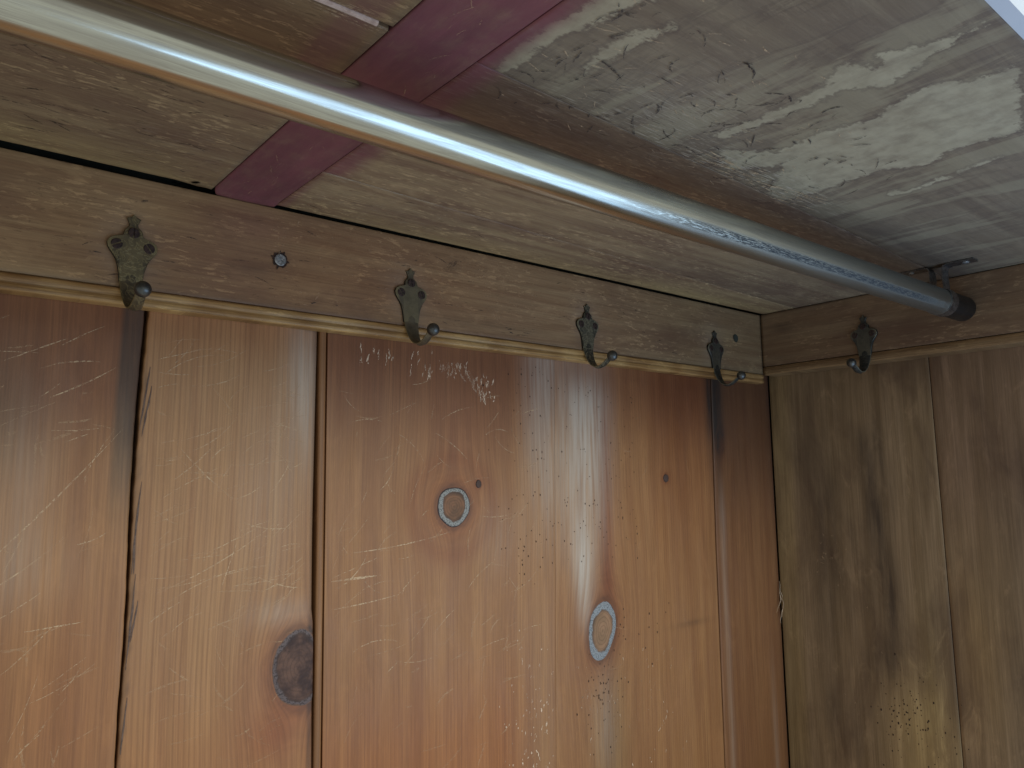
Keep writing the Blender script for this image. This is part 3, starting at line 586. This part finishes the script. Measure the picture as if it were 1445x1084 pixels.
# ================================================================= CEILING (underside of the shelf)
ceiling = slab('ceiling', -1.95, 0.075, -0.512, 0.032, 0.0195, 0.032, M['ceil'], kind='structure', label='ceiling of stained planks crossed by a maroon strip')
polys = [
 [(-0.7366, -0.2779), (-0.7509, -0.3234), (-0.7484, -0.3562), (-0.7456, -0.3815), (-0.7499, -0.3994), (-0.72, -0.4231), (-0.7191, -0.4024), (-0.7229, -0.3865), (-0.7255, -0.3685), (-0.7337, -0.3459), (-0.7329, -0.3189), (-0.7318, -0.2817)],
 [(-0.7036, -0.332), (-0.7112, -0.3546), (-0.7074, -0.3777), (-0.6989, -0.3952), (-0.6908, -0.3958), (-0.6917, -0.3727), (-0.695, -0.3486), (-0.696, -0.3279)],
 [(-0.5693, -0.3275), (-0.5652, -0.363), (-0.5669, -0.3937), (-0.5702, -0.4147), (-0.5837, -0.4251), (-0.5825, -0.4389), (-0.5657, -0.4422), (-0.5818, -0.4526), (-0.5689, -0.4683), (-0.5657, -0.4832), (-0.5667, -0.4993), (-0.5576, -0.5007), (-0.5582, -0.4892), (-0.5491, -0.468), (-0.5399, -0.449), (-0.5355, -0.4341), (-0.5513, -0.4173), (-0.5501, -0.3875), (-0.5498, -0.3565), (-0.5544, -0.3246)],
 [(-0.4313, -0.2696), (-0.4542, -0.3067), (-0.4977, -0.3378), (-0.5114, -0.3724), (-0.5004, -0.4083), (-0.5121, -0.4293), (-0.5195, -0.4543), (-0.5012, -0.4752), (-0.501, -0.4999), (-0.3947, -0.4674), (-0.3977, -0.4462), (-0.4014, -0.4235), (-0.3849, -0.4017), (-0.3929, -0.3851), (-0.4054, -0.3719), (-0.4034, -0.3458), (-0.4018, -0.3195), (-0.4024, -0.2982), (-0.4065, -0.2821)],
 [(-0.3486, -0.3479), (-0.359, -0.3605), (-0.344, -0.3639), (-0.3545, -0.3966), (-0.3624, -0.4425), (-0.3549, -0.4434), (-0.3432, -0.3922), (-0.3374, -0.3628), (-0.3387, -0.3513)],
 [(-0.5497, -0.3132), (-0.5042, -0.3376), (-0.5088, -0.36), (-0.4893, -0.36), (-0.4759, -0.3263), (-0.5019, -0.2939)]]
def sdf(X, Y, poly):
    d = np.full(X.shape, 1e9); ins = np.zeros(X.shape, bool); n = len(poly)
    for i in range(n):
        x0, y0 = poly[i]; x1, y1 = poly[(i + 1) % n]; ex, ey = x1 - x0, y1 - y0
        t = np.clip(((X - x0) * ex + (Y - y0) * ey) / (ex * ex + ey * ey), 0, 1)
        d = np.minimum(d, np.hypot(X - x0 - t * ex, Y - y0 - t * ey))
        c = ((y0 > Y) != (y1 > Y)) & (X < (x1 - x0) * (Y - y0) / (y1 - y0 + 1e-12) + x0); ins ^= c
    return np.where(ins, d, -d)
def paint_front(A, B, P):          # A = y, B = x
    s = np.full(A.shape, -0.09)
    for q in polys: s = np.maximum(s, sdf(B, A, q))
    P['pale'] = np.maximum(P['pale'], s * 100 - 0.05)
    P['red'] += 0.95 * (1 - S(B, -0.752, -0.736))
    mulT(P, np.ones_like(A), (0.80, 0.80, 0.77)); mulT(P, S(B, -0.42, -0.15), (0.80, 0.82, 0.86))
    P['dark'] += 0.30 * S(A, -0.325, -0.285) + 0.18 * S(A, -0.325, -0.285) * S(B, -0.6, -0.35)  # darker band along the front joint
    P['hatch'] += G(A, B, -0.300, -0.48, 0.022, 0.12) + 0.7 * G(A, B, -0.285, -0.66, 0.02, 0.06) + 0.5 * G(A, B, -0.34, -0.62, 0.04, 0.05)
    P['haze'] += 0.10 * G(A, B, -0.34, -0.62, 0.05, 0.05)
def paint_mid(A, B, P):
    P['red'] += 0.85 * (1 - S(B, -0.748, -0.728)); mulT(P, S(-A, 0.16, 0.26), (0.82, 0.76, 0.74))
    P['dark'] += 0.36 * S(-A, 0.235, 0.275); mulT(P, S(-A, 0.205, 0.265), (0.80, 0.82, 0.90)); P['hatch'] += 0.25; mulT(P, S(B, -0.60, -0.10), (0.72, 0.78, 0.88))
    P['pale'] = np.maximum(P['pale'], 100 * np.minimum(0.006, -0.5 + 0 * A))
def paint_rear(A, B, P):
    P['red'] += 0.60 * (1 - S(B, -0.753, -0.744 + 0.1 * (A + 0.03)))
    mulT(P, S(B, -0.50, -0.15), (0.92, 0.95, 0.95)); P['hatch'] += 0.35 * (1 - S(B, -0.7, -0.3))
    mulT(P, 1 - S(-A, 0.010, 0.05), (1.15, 1.15, 1.0))
def paint_left(A, B, P):
    purple = S(B, -0.845, -0.838) * (1 - S(B, -0.826, -0.818)); P['red'] += 0.42 * purple * S(-A, 0.12, 0.22)
    P['red'] += 0.12 * G(A, B, -0.04, -0.83, 0.05, 0.02)
    P['hatch'] += 0.35 * G(A, B, -0.06, -0.86, 0.08, 0.08)
    mulT(P, np.ones_like(A), (0.86, 0.86, 0.84)); mulT(P, S(-A, 0.15, 0.24), (0.80, 0.72, 0.68)); mulT(P, 1 - S(-A, 0.02, 0.08), (1.15, 1.15, 1.0))
XR = -0.7558; XL = -0.8112
jc = lambda b: np.interp(b, [-0.76, -0.33, 0.02], [-0.2990, -0.2800, -0.262])          # front joint, right side
jr = lambda b: np.interp(b, [-0.76, 0.02], [-0.0968, -0.0541])                          # crack between the rear planks
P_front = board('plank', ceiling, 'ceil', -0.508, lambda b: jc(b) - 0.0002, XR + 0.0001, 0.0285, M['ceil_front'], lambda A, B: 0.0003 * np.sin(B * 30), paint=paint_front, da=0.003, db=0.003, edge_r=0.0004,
      label='broad front plank with pale water stains')
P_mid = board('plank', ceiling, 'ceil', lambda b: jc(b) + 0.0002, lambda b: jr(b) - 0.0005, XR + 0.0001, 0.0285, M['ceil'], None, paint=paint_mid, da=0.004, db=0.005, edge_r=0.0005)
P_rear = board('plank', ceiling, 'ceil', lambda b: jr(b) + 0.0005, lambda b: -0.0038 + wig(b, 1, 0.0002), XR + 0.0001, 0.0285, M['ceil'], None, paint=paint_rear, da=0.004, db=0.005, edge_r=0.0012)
P_left = board('plank', ceiling, 'ceil', -0.2950, lambda b: -0.0095 + wig(b, 2, 0.0003) + 0.004 * S(b, -0.845, -0.815), -1.93, XL - 0.0012, M['ceil'], None, paint=paint_left, da=0.004, db=0.005, edge_r=0.0012)
P_left2 = board('plank', ceiling, 'ceil', -0.508, -0.2985, -1.93, XL - 0.0012, M['ceil'], None, paint=paint_left, da=0.005, db=0.006, edge_r=0.0012)
def paint_red(A, B, P):       # A = x, B = y
    P['red'] += 0.97
    P['dark'] += 0.22 * S(-A, 0.803, 0.811) + 0.30 * G(A, B, -0.768, -0.03, 0.007, 0.10) + 0.10 * G(A, B, -0.79, -0.24, 0.02, 0.04)
    P['haze'] += 0.10 * G(A, B, -0.7615, -0.05, 0.0022, 0.12) + 0.07 * G(A, B, -0.80, -0.27, 0.003, 0.05)
def hred(A, B): return 0.0008 * (1 - ((A + 0.7835) / 0.0277) ** 2) + 0.0008 * S(B, -0.014, -0.004)
P_red = board('painted_strip', ceiling, 'ceily', lambda b: np.where(b > -0.016, XL + 0.006 * ((b + 0.016) / 0.018) ** 2, XL), XR, -0.508, -0.0003, M['ceil'], hred, paint=paint_red, da=0.003, db=0.003, edge_r=0.0010,
      label='flat maroon painted strip across the planks')
# bare pale sliver lying in the left front joint, and its torn end
def strip(parent, name, frame, pts, wd, mat, h=0.0006, t=0.0012, **props):
    V = []; F = []; f = FR[frame]
    for i, (a, b) in enumerate(pts):
        ww = wd * (0.5 + 0.12 * math.sin(i * 1.9))
        for da_, dh in ((-ww, -t), (-ww * 0.7, h), (ww * 0.7, h + 0.0002), (ww, -t)): V.append(f(a + da_, b, dh))
    for i in range(len(pts) - 1):
        for k in range(3): F.append((4 * i + k, 4 * i + k + 1, 4 * i + 4 + k + 1, 4 * i + 4 + k))
    return mesh_obj(name, V, F, mat, parent, **props)
strip(ceiling, 'joint_strip', 'ceil', [(-0.2968 + 0.0003 * math.sin(i * 1.3), -1.3 + i * 0.012) for i in range(41)], 0.0030, M['pale_joint'], label='pale bare wood sliver in the plank joint')
ribbons('scratches', P_left2, 'ceil', [(stroke(-0.301 + random.gauss(0, 0.002), random.uniform(-0.90, -0.82), 1.57, random.uniform(0.01, 0.03), n=6), 0.0005) for _ in range(14)], M['scratch'], lambda a, b: 0)
ribbons('scratches', P_left, 'ceil', [(stroke(-0.292 + random.gauss(0, 0.0025), random.uniform(-0.90, -0.82), 1.57, random.uniform(0.01, 0.03), n=6), 0.0005) for _ in range(14)], M['scratch'], lambda a, b: 0)
# ceiling scratches: dark curved hairs and pale nicks on the front plank
dk = []
for _ in range(150):
    y = random.uniform(-0.40, -0.27); x = random.uniform(-0.73, -0.52) if random.random() < 0.75 else random.uniform(-0.52, -0.38)
    dk.append((stroke(y, x, random.choice([0.3, -0.6, 1.2, 2.3]) + random.gauss(0, 0.5), random.uniform(0.003, 0.022), random.uniform(-1.6, 1.6), n=8, jit=0.0002), random.uniform(0.0006, 0.0012)))
dk.append((stroke(-0.302, -0.622, 0.9, 0.03, 0.3), 0.0018)); dk.append((stroke(-0.342, -0.69, 1.3, 0.03, -0.4), 0.0012))
ribbons('scratches', P_front, 'ceil', dk, M['scratch_dark'], lambda a, b: 0.0003)
pk = [(stroke(random.uniform(-0.42, -0.27), random.uniform(-0.73, -0.45), 1.57 + random.gauss(0, 0.35), random.uniform(0.002, 0.014), random.uniform(-.5, .5), n=5), random.uniform(0.0003, 0.0007)) for _ in range(120)]
pk += [(stroke(-0.300 + random.gauss(0, 0.007), random.uniform(-0.56, -0.38), 1.62 + random.gauss(0, 0.08), random.uniform(0.006, 0.035), 0, n=6), random.uniform(0.0005, 0.0011)) for _ in range(70)]
ribbons('scratches', P_front, 'ceil', pk, M['scratch'], lambda a, b: 0.0003)
pk = [(stroke(random.uniform(-0.20, -0.02), random.uniform(-0.97, -0.82), 1.57 + random.gauss(0, 0.4), random.uniform(0.003, 0.02), random.uniform(-.5, .5), n=5), random.uniform(0.0003, 0.0009)) for _ in range(70)]
ribbons('scratches', P_left, 'ceil', pk, M['scratch_dark'], lambda a, b: 0.0)
ribbons('scratches', P_rear, 'ceil', [(stroke(random.uniform(-0.085, -0.01), random.uniform(-0.74, -0.2), 1.57 + random.gauss(0, 0.3), random.uniform(0.003, 0.016), random.uniform(-.5, .5), n=5), random.uniform(0.0003, 0.0008)) for _ in range(60)], M['scratch_dark'], lambda a, b: 0.0)
ribbons('scratches', P_red, 'ceily', rand_scratches(40, -0.80, -0.765, -0.40, -0.01, (0.002, 0.02), [1.4, 1.6, 0.8], (0.0003, 0.0006)), M['scratch_soft'], lambda a, b: float(hred(a, b)))
# torn splinter at the end of the rear left plank beside the painted strip
hair(P_left, [(-0.848 + 0.006 * i, -0.010 + 0.0012 * math.sin(i), -0.0015) for i in range(7)], 0.0008, M['pinhole'], 'splinter')
hair(P_left, [(-0.830 + 0.0015 * i, -0.014 - 0.001 * i, -0.0006) for i in range(4)], 0.0022, M['pinhole'], 'splinter')
# front edging of the shelf, daylight brightness put into its pale colour
slab('edging', -1.94, 0.029, -0.5165, -0.5085, -0.0012, 0.019, M['plaster'], ceiling, label='pale front edging of the shelf')
slab('upper_wall', 0.030, 0.080, -0.56, 0.0325, 0.0340, 1.2, M['plaster'], kind='structure', label='pale wall above the shelf at its right end')
slab('upper_wall', -1.95, 0.080, 0.0330, 0.060, 0.0340, 1.2, M['plaster'], kind='structure', label='pale wall above the shelf behind the closet')

# ================================================================= HOOK RAILS
rail = empty('hook_rail', (-0.5, 0, -0.05), label='long brown board under the ceiling carrying four hooks', category='rail')
def child(o, root):
    o.parent = root; o.matrix_parent_inverse = root.matrix_world.inverted() if False else o.matrix_parent_inverse
def under(root, o):
    # keep world coordinates: meshes are written in world space, roots sit at their base
    o.parent = root; o.location = -root.location; return o
def paint_rail(A, B, P):       # A = z, B = x
    mulT(P, 1 - S(B, -0.90, -0.60), (1.10, 1.08, 1.0))
    P['red'] += 0.20 * G(A, B, -0.020, -0.775, 0.015, 0.035) + 0.10 * G(A, B, -0.06, -0.79, 0.03, 0.05)
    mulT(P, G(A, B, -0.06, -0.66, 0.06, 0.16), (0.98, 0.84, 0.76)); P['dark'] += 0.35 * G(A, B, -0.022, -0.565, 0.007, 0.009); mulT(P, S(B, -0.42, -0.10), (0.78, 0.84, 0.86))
    for hx in (-0.868, -0.6155, -0.3693, -0.1178): P['haze'] += 0.14 * G(A, B, -0.062, hx - 0.004, 0.032, 0.021)
    P['dark'] += 0.25 * S(-A, 0.083, 0.0915) + 0.35 * G(A, B, -0.0475, -0.7505, 0.006, 0.010) + 0.35 * G(A, B, -0.060, -0.772, 0.007, 0.02) + 0.3 * G(A, B, -0.08, -0.56, 0.006, 0.12)
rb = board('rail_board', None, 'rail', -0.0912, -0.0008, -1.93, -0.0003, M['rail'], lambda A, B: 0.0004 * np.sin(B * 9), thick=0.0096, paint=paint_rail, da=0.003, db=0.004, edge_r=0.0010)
under(rail, rb)
def moulding(name, frame, z0, z1, b0, b1, n, out, paint=None):
    """ribbed worn bead: two rounded reeds"""
    ridge = lambda A, B: out * (0.45 + 0.55 * np.abs(np.sin(np.pi * 2 * np.clip((A - z0) / (z1 - z0), 0, 1))) ** 0.6) + 0.0002 * np.sin(B * 37) 
    return board(name, None, frame, z0, z1, b0, b1, M['bead'], ridge, thick=0.0098, da=0.0009, db=0.006, edge_r=0.0009, paint=paint)
def paint_bead(A, B, P):
    g = np.clip(1 - np.abs((A + 0.0985) / 0.0012), 0, 1); P['dark'] += 0.40 * g * (1.1 + 0.7 * np.sin(B * 47 + 2 * np.sin(B * 19)))
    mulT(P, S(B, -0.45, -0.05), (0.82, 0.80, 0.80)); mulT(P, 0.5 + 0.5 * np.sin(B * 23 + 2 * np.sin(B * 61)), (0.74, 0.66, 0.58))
    P['dark'] += 0.15 * S(A, -0.0935, -0.0918)
bead_b = under(rail, moulding('bead_moulding', 'rail', -0.1052, -0.0917, -1.93, -0.0030, 8, 0.0028, paint_bead)); bead_b['label'] = 'worn yellowish reeded edge below the rail board'
def screw(parent, loc, nrm, r, mat, slot_ang, name='screw', proud=0.0009):
    """slotted countersunk screw head: rim, two raised half faces and a slot between them"""
    bm = bmesh.new(); n = 20
    for sgn in (1, -1):
        pts = []
        c, s = math.cos(slot_ang), math.sin(slot_ang)
        for i in range(n + 1):
            t = math.pi * i / n; x = math.cos(t) * r; y = max(math.sin(t) * r, 0) ; y = r * 0.13 + y * 0.87
            pts.append((x * 0.985, sgn * y))
        pts = [(px * c - py * s, px * s + py * c) for px, py in pts]
        top = [bm.verts.new((p[0] * 0.9, p[1] * 0.9, proud)) for p in pts]; mid = [bm.verts.new((p[0], p[1], proud * 0.55)) for p in pts]; bot = [bm.verts.new((p[0], p[1], -0.0012)) for p in pts]
        bm.faces.new(top)
        for a_, b_ in ((top, mid), (mid, bot)):
            for i in range(len(pts)):
                j = (i + 1) % len(pts); bm.faces.new((a_[i], a_[j], b_[j], b_[i]))
    base = [bm.verts.new((math.cos(2 * math.pi * i / 24) * r * 1.0, math.sin(2 * math.pi * i / 24) * r * 1.0, proud * 0.10)) for i in range(24)]
    bm.faces.new(base)
    bmesh.ops.recalc_face_normals(bm, faces=bm.faces)
    me = bpy.data.meshes.new(name); bm.to_mesh(me); bm.free(); me.materials.append(mat)
    o = bpy.data.objects.new(name, me); o.location = loc; o.rotation_euler = Vector(nrm).to_track_quat('Z', 'Y').to_euler(); link(o, parent)
    return o
rs = screw(rail, Vector((-0.7492, -0.0006, -0.0475)) - rail.location, (0, -1, 0), 0.0052, M['screw_bright'], -0.75); rs['label'] = 'bright slotted screw in the rail between the first two hooks'
# dark ragged seat round the screw and the dark plug near the corner
def ragged(parent, c, r, frame, mat, name, spikes=0.3, h=0.0004):
    f = FR[frame]; V = []; n = 40
    for i in range(n):
        t = 2 * math.pi * i / n; rr = r * (1 + random.uniform(-0.06, spikes) * (1 if random.random() < 0.3 else 0.3)); V.append(f(c[0] + rr * math.sin(t), c[1] + rr * math.cos(t), h))
    o = mesh_obj(name, V, [tuple(range(n))], mat); o.parent = parent; o.location = -parent.location; return o
ragged(rail, (-0.0475, -0.7492), 0.0063, 'rail', M['pinhole'], 'screw_hole', 0.6)
hole = ragged(rail, (-0.0432, -0.0665), 0.0058, 'rail', M['void'], 'plug_hole', 0.1, 0.00055)
# oval scar on the rail between hooks two and three
ribs_ = [(stroke(-0.021, -0.565 + 0.003 * k, 0.9, 0.02, 1.0, n=9, jit=0.0004), 0.0006) for k in range(3)]
o = ribbons('scratches', None, 'rail', ribs_ + [(stroke(random.uniform(-0.085, -0.01), random.uniform(-0.95, -0.1), 1.57 + random.gauss(0, 0.2), random.uniform(0.003, 0.015), 0.3, n=5), random.uniform(0.0003, 0.0007)) for _ in range(70)], M['scratch_dark'], lambda a, b: 0.0004); under(rail, o)
o = ribbons('scratches', None, 'rail', [(stroke(random.uniform(-0.085, -0.01), random.uniform(-0.76, -0.45), random.choice([1.57, 0.7]) + random.gauss(0, 0.5), random.uniform(0.0015, 0.006), 0.3, n=4), random.uniform(0.0004, 0.0010)) for _ in range(150)], M['scratch_soft'], lambda a, b: 0.0004); under(rail, o)

srail = empty('hook_rail', (0, -0.25, -0.05), label='shorter brown board round the corner carrying a single hook', category='rail')
def paint_srail(A, B, P):      # A = z, B = y
    mulT(P, np.ones_like(A), (0.66, 0.68, 0.74))
    P['dark'] += 0.55 * G(A, B, -0.022, -0.035, 0.0035, 0.022) + 0.45 * G(A, B, -0.030, -0.040, 0.003, 0.018) + 0.40 * G(A, B, -0.07, -0.03, 0.003, 0.02) + 0.5 * G(A, B, -0.0, -0.05, 0.004, 0.2)
    P['dark'] += 0.45 * G(A, B, -0.052, -0.26, 0.03, 0.03)*0 + 0.25 * S(-A, 0.074, 0.080)
srb = board('rail_board', None, 'srail', -0.0795, -0.0008, -0.508, -0.0004, M['rail'], lambda A, B: 0.0004 * np.sin(B * 11), thick=0.0295, paint=paint_srail, da=0.003, db=0.004, edge_r=0.0008); under(srail, srb)
def paint_sbead(A, B, P):
    mulT(P, np.ones_like(A), (0.46, 0.46, 0.56)); P['dark'] += 0.25 * G(A, B, -0.086, -0.2, 0.0012, 0.5)
sb = board('bead_moulding', None, 'srail', -0.0922, -0.0802, -0.508, -0.0004, M['bead'], lambda A, B: -0.0004 + 0.0012 * np.sin(np.pi * np.clip((A + 0.0922) / 0.012, 0, 1)), thick=0.0293, da=0.0012, db=0.006, edge_r=0.0008, paint=paint_sbead); under(srail, sb)

# ================================================================= COAT HOOKS
half = [(0.0, 0.0), (1.6, 1.9), (2.4, 2.6), (5.2, 3.6), (3.9, 6.2), (3.1, 8.2), (3.3, 10.2), (4.9, 11.8), (6.4, 13.6), (6.9, 16.0), (7.2, 17.9), (9.8, 19.0),
        (13.6, 20.0), (16.9, 22.2), (18.2, 25.4), (17.6, 28.8), (15.6, 32.0), (13.2, 35.2), (11.3, 38.6), (10.1, 42.5), (9.2, 47.0), (8.6, 51.5), (8.2, 55.0)]
path = [(1.7, 55.0), (2.6, 59.0), (4.2, 64.5), (7.0, 70.5), (11.2, 75.6), (16.6, 78.6), (22.5, 78.6), (28.0, 76.2), (33.0, 72.6), (37.2, 69.6)]   # (out, down) mm
wid = [8.2, 7.8, 7.2, 6.4, 5.6, 5.0, 4.6, 4.3, 4.0, 3.8]
def make_plate():
    """flat ornamental back plate with bevelled rim running over into the curved hook arm; local x right, -y out, z up"""
    bm = bmesh.new()
    s = 0.001
    loop = [(x, z) for x, z in half] + [(-x, z) for x, z in reversed(half) if x > 0]
    # bevelled plate: back ring, front ring, inset front ring
    n = len(loop); P = [Vector((x * s, -z * s)) for x, z in loop]
    def inset(d):
        out = []
        for i in range(n):
            p0, p1, p2 = P[i - 1], P[i], P[(i + 1) % n]
            e1 = (p1 - p0).normalized(); e2 = (p2 - p1).normalized(); nn = Vector((-(e1.y + e2.y), e1.x + e2.x))
            nn = nn.normalized() if nn.length > 1e-6 else Vector((0, 0)); out.append(p1 - nn * d * (-1 if area2 < 0 else 1))
        return out
    area2 = sum(P[i].x * P[(i + 1) % n].y - P[(i + 1) % n].x * P[i].y for i in range(n))
    # inward offset
    ins = []
    for i in range(n):
        p0, p1, p2 = P[i - 1], P[i], P[(i + 1) % n]
        e1 = (p1 - p0).normalized(); e2 = (p2 - p1).normalized(); nn = Vector((-(e1.y + e2.y), e1.x + e2.x))
        if area2 < 0: nn = -nn
        nn = nn.normalized() if nn.length > 1e-6 else Vector((0, 0)); ins.append(p1 + nn * 0.00045)
    r0 = [bm.verts.new((p.x, 0.0003, p.y)) for p in P]; th = lambda z: 0.0011 + 0.0012 * min(1.0, max(0.0, (-z - 0.009) / 0.008)); r1 = [bm.verts.new((p.x, -th(p.y), p.y)) for p in P]; r2 = [bm.verts.new((p.x, -th(p.y) - 0.0005, p.y)) for p in ins]
    for a_, b_ in ((r0, r1), (r1, r2)):
        for i in range(n):
            j = (i + 1) % n; bm.faces.new((a_[i], a_[j], b_[j], b_[i]))
    for f_ in bm.faces[:n] if hasattr(bm.faces, 'ensure_lookup_table') and not bm.faces.ensure_lookup_table() else []: f_.material_index = 1
    bm.faces.new(r2)
    bmesh.ops.triangulate(bm, faces=[f for f in bm.faces if len(f.verts) > 4])
    bmesh.ops.recalc_face_normals(bm, faces=bm.faces)
    me = bpy.data.meshes.new('plate'); bm.to_mesh(me); bm.free(); return me
def make_arm():
    V = []; F = []; s = 0.001; k = 16
    dense = []
    for i in range(len(path) - 1):
        for q in range(4):
            t = q / 4; dense.append(((path[i][0] * (1 - t) + path[i + 1][0] * t), (path[i][1] * (1 - t) + path[i + 1][1] * t), wid[i] * (1 - t) + wid[i + 1] * t))
    dense.append((path[-1][0], path[-1][1], wid[-1]))
    d = np.array(dense)
    for _ in range(6): d[1:-1] = (d[:-2] + 2 * d[1:-1] + d[2:]) / 4
    d = np.vstack([[0.9, 40.0, 7.6], [1.75, 47.0, 7.9], [1.95, 52.0, 8.1], d[1:]]); n = len(d)
    for i in range(n):
        p0 = d[max(i - 1, 0)]; p1 = d[min(i + 1, n - 1)]; tx, tz = p1[0] - p0[0], p1[1] - p0[1]; L = math.hypot(tx, tz); tx /= L; tz /= L
        fx, fz = tz, -tx       # inner face normal (towards the mouth of the hook) in (out, down)
        wdt = d[i][2]; th_in = 1.1; th_out = 1.8 if i > 6 else 0.8
        for j in range(k):
            a = 2 * math.pi * j / k; c = math.cos(a); sn = math.sin(a)
            x = c * wdt
            if sn >= 0: off = th_in * sn * 0.9
            else: off = th_out * sn * (1 + 0.28 * math.cos(5 * (a - 1.5 * math.pi)))       # fluted outer face
            o_, dn = d[i][0] + fx * off, d[i][1] + fz * off
            V.append((x * s, -o_ * s, -dn * s))
    for i in range(n - 1):
        for j in range(k): F.append((i * k + j, i * k + (j + 1) % k, (i + 1) * k + (j + 1) % k, (i + 1) * k + j))
    F.append(tuple(range(k))); F.append(tuple(range((n - 1) * k, n * k)))
    me = bpy.data.meshes.new('hook_arm'); me.from_pydata(V, [], F); me.update()
    bm = bmesh.new(); bm.from_mesh(me); bmesh.ops.recalc_face_normals(bm, faces=bm.faces); bm.to_mesh(me); bm.free()
    me.polygons.foreach_set('use_smooth', [True] * len(me.polygons)); return me
def make_ball():
    bm = bmesh.new(); bmesh.ops.create_uvsphere(bm, u_segments=24, v_segments=16, radius=0.0061)
    me = bpy.data.meshes.new('ball_tip'); bm.to_mesh(me); bm.free(); me.polygons.foreach_set('use_smooth', [True] * len(me.polygons)); return me
PL, AR, BL = make_plate(), make_arm(), make_ball()
def coat_hook(loc, rotz, mat, label, slots, tilt=0.0, ball_mat=None):
    root = empty('coat_hook', loc, label=label, category='coat hook', group='coat hooks along the rails'); root.rotation_euler = (0, tilt, rotz)
    for nm, me, m in (('plate', PL, mat), ('hook_arm', AR, mat), ('ball_tip', BL, ball_mat or M['ball'])):
        o = bpy.data.objects.new(nm, me.copy()); o.data.materials.append(m); o.data.materials.append(M['plate_edge']) if nm == 'plate' else None; link(o, root)
        if nm == 'ball_tip': o.location = (0, -0.0405, -0.0682)
    for (x, z), a in zip(((0, -15.6), (-11.6, -26.2), (11.6, -26.2)), slots):
        screw(root, (x * 0.001, -0.0026, z * 0.001), (0, -1, 0), 0.0041, M['screw'], a, proud=0.0008)
    return root
coat_hook((-0.8685, -0.0004, -0.0320), 0.0, M['brass'], 'leftmost and nearest hook, with yellow worn veins and a dark grey ball', (1.5, 0.5, 2.2), 0.01)
coat_hook((-0.6158, -0.0004, -0.0325), 0.0, M['brass_b'], 'smooth olive hook just right of the maroon strip, second from the left', (1.57, 2.3, 1.9), -0.01)
coat_hook((-0.3695, -0.0004, -0.0345), 0.0, M['brass_c'], 'third hook, above the tall ringed knot, with a crinkled plate', (1.2, 1.7, 1.4), 0.015)
coat_hook((-0.1180, -0.0004, -0.0380), 0.0, M['brass_d'], 'dark hook nearest the corner on the long rail, above the dark joint', (0.8, 1.7, 1.0), 0.0)
coat_hook((-0.0004, -0.1555, -0.0285), -math.pi / 2, M['brass_d'], 'dark hook on the short side rail below the rod bracket', (0.4, 1.1, 0.2), 0.0)

# ================================================================= HANGING ROD AND BRACKET
RY, RZ, RR = -0.2790, -0.0426, 0.0151
rod = empty('hanging_rod', (-0.9, RY, RZ), label='long round nickel clothes rod running under the ceiling', category='clothes rod')
def tube(name, x0, x1, r, mat, parent, n=64, seg=60, cap=True):
    V = []; F = []
    for i in range(seg + 1):
        x = x0 + (x1 - x0) * i / seg
        for j in range(n): t = 2 * math.pi * j / n; V.append((x, r * math.cos(t), r * math.sin(t)))
    for i in range(seg):
        for j in range(n): F.append((i * n + j, i * n + (j + 1) % n, (i + 1) * n + (j + 1) % n, (i + 1) * n + j))
    F.append(tuple(range(n))); F.append(tuple(range(seg * n, seg * n + n)))
    o = mesh_obj(name, V, F, mat, parent, True)
    for p in o.data.polygons[-2:]: p.use_smooth = False
    return o
tb = tube('tube', -1.0, 0.9 - 0.003, RR, M['rod'], rod)
br = empty('rod_bracket', (-0.066, RY, 0), label='thin steel strap bracket holding the rod to the ceiling near the corner', category='bracket')
def strap():
    """strap bent into two ceiling flanges, a narrow neck and a loop under the rod"""
    r = RR + 0.0007; pts = [(-0.0400, -0.0012), (-0.0130, -0.0012), (-0.0085, -0.0022), (-0.0070, -0.0060), (-0.0066, -0.0160), (-0.0075, -0.0250)]
    a0 = math.atan2(0.0145, -0.0078)
    for i in range(25):
        a = a0 + (2 * math.pi - 2 * (a0 - math.pi / 2)) * i / 24; pts.append((r * math.cos(a), RZ + r * math.sin(a)))
    rest = [(-y, z) for y, z in reversed(pts[:6])]; pts = pts + rest
    w_, t = 0.0085, 0.0007; V = []; F = []; n = len(pts)
    for i, (y, z) in enumerate(pts):
        p0 = pts[max(i - 1, 0)]; p1 = pts[min(i + 1, n - 1)]; ty, tz = p1[0] - p0[0], p1[1] - p0[1]; L = math.hypot(ty, tz) or 1; ny, nz = -tz / L, ty / L
        for sx, sn in ((-1, -1), (1, -1), (1, 1), (-1, 1)): V.append((sx * w_, y + ny * t * sn, z + nz * t * sn))
    for i in range(n - 1):
        for k in range(4): F.append((4 * i + k, 4 * i + (k + 1) % 4, 4 * i + 4 + (k + 1) % 4, 4 * i + 4 + k))
    F.append((0, 1, 2, 3)); F.append(tuple(range(4 * n - 4, 4 * n)))
    return mesh_obj('strap', V, F, M['bracket'], br)
strap()
for sy in (-1, 1): screw(br, (0, sy * 0.030, -0.0019), (0, 0, -1), 0.0034, M['screw_bright'], 0.7)
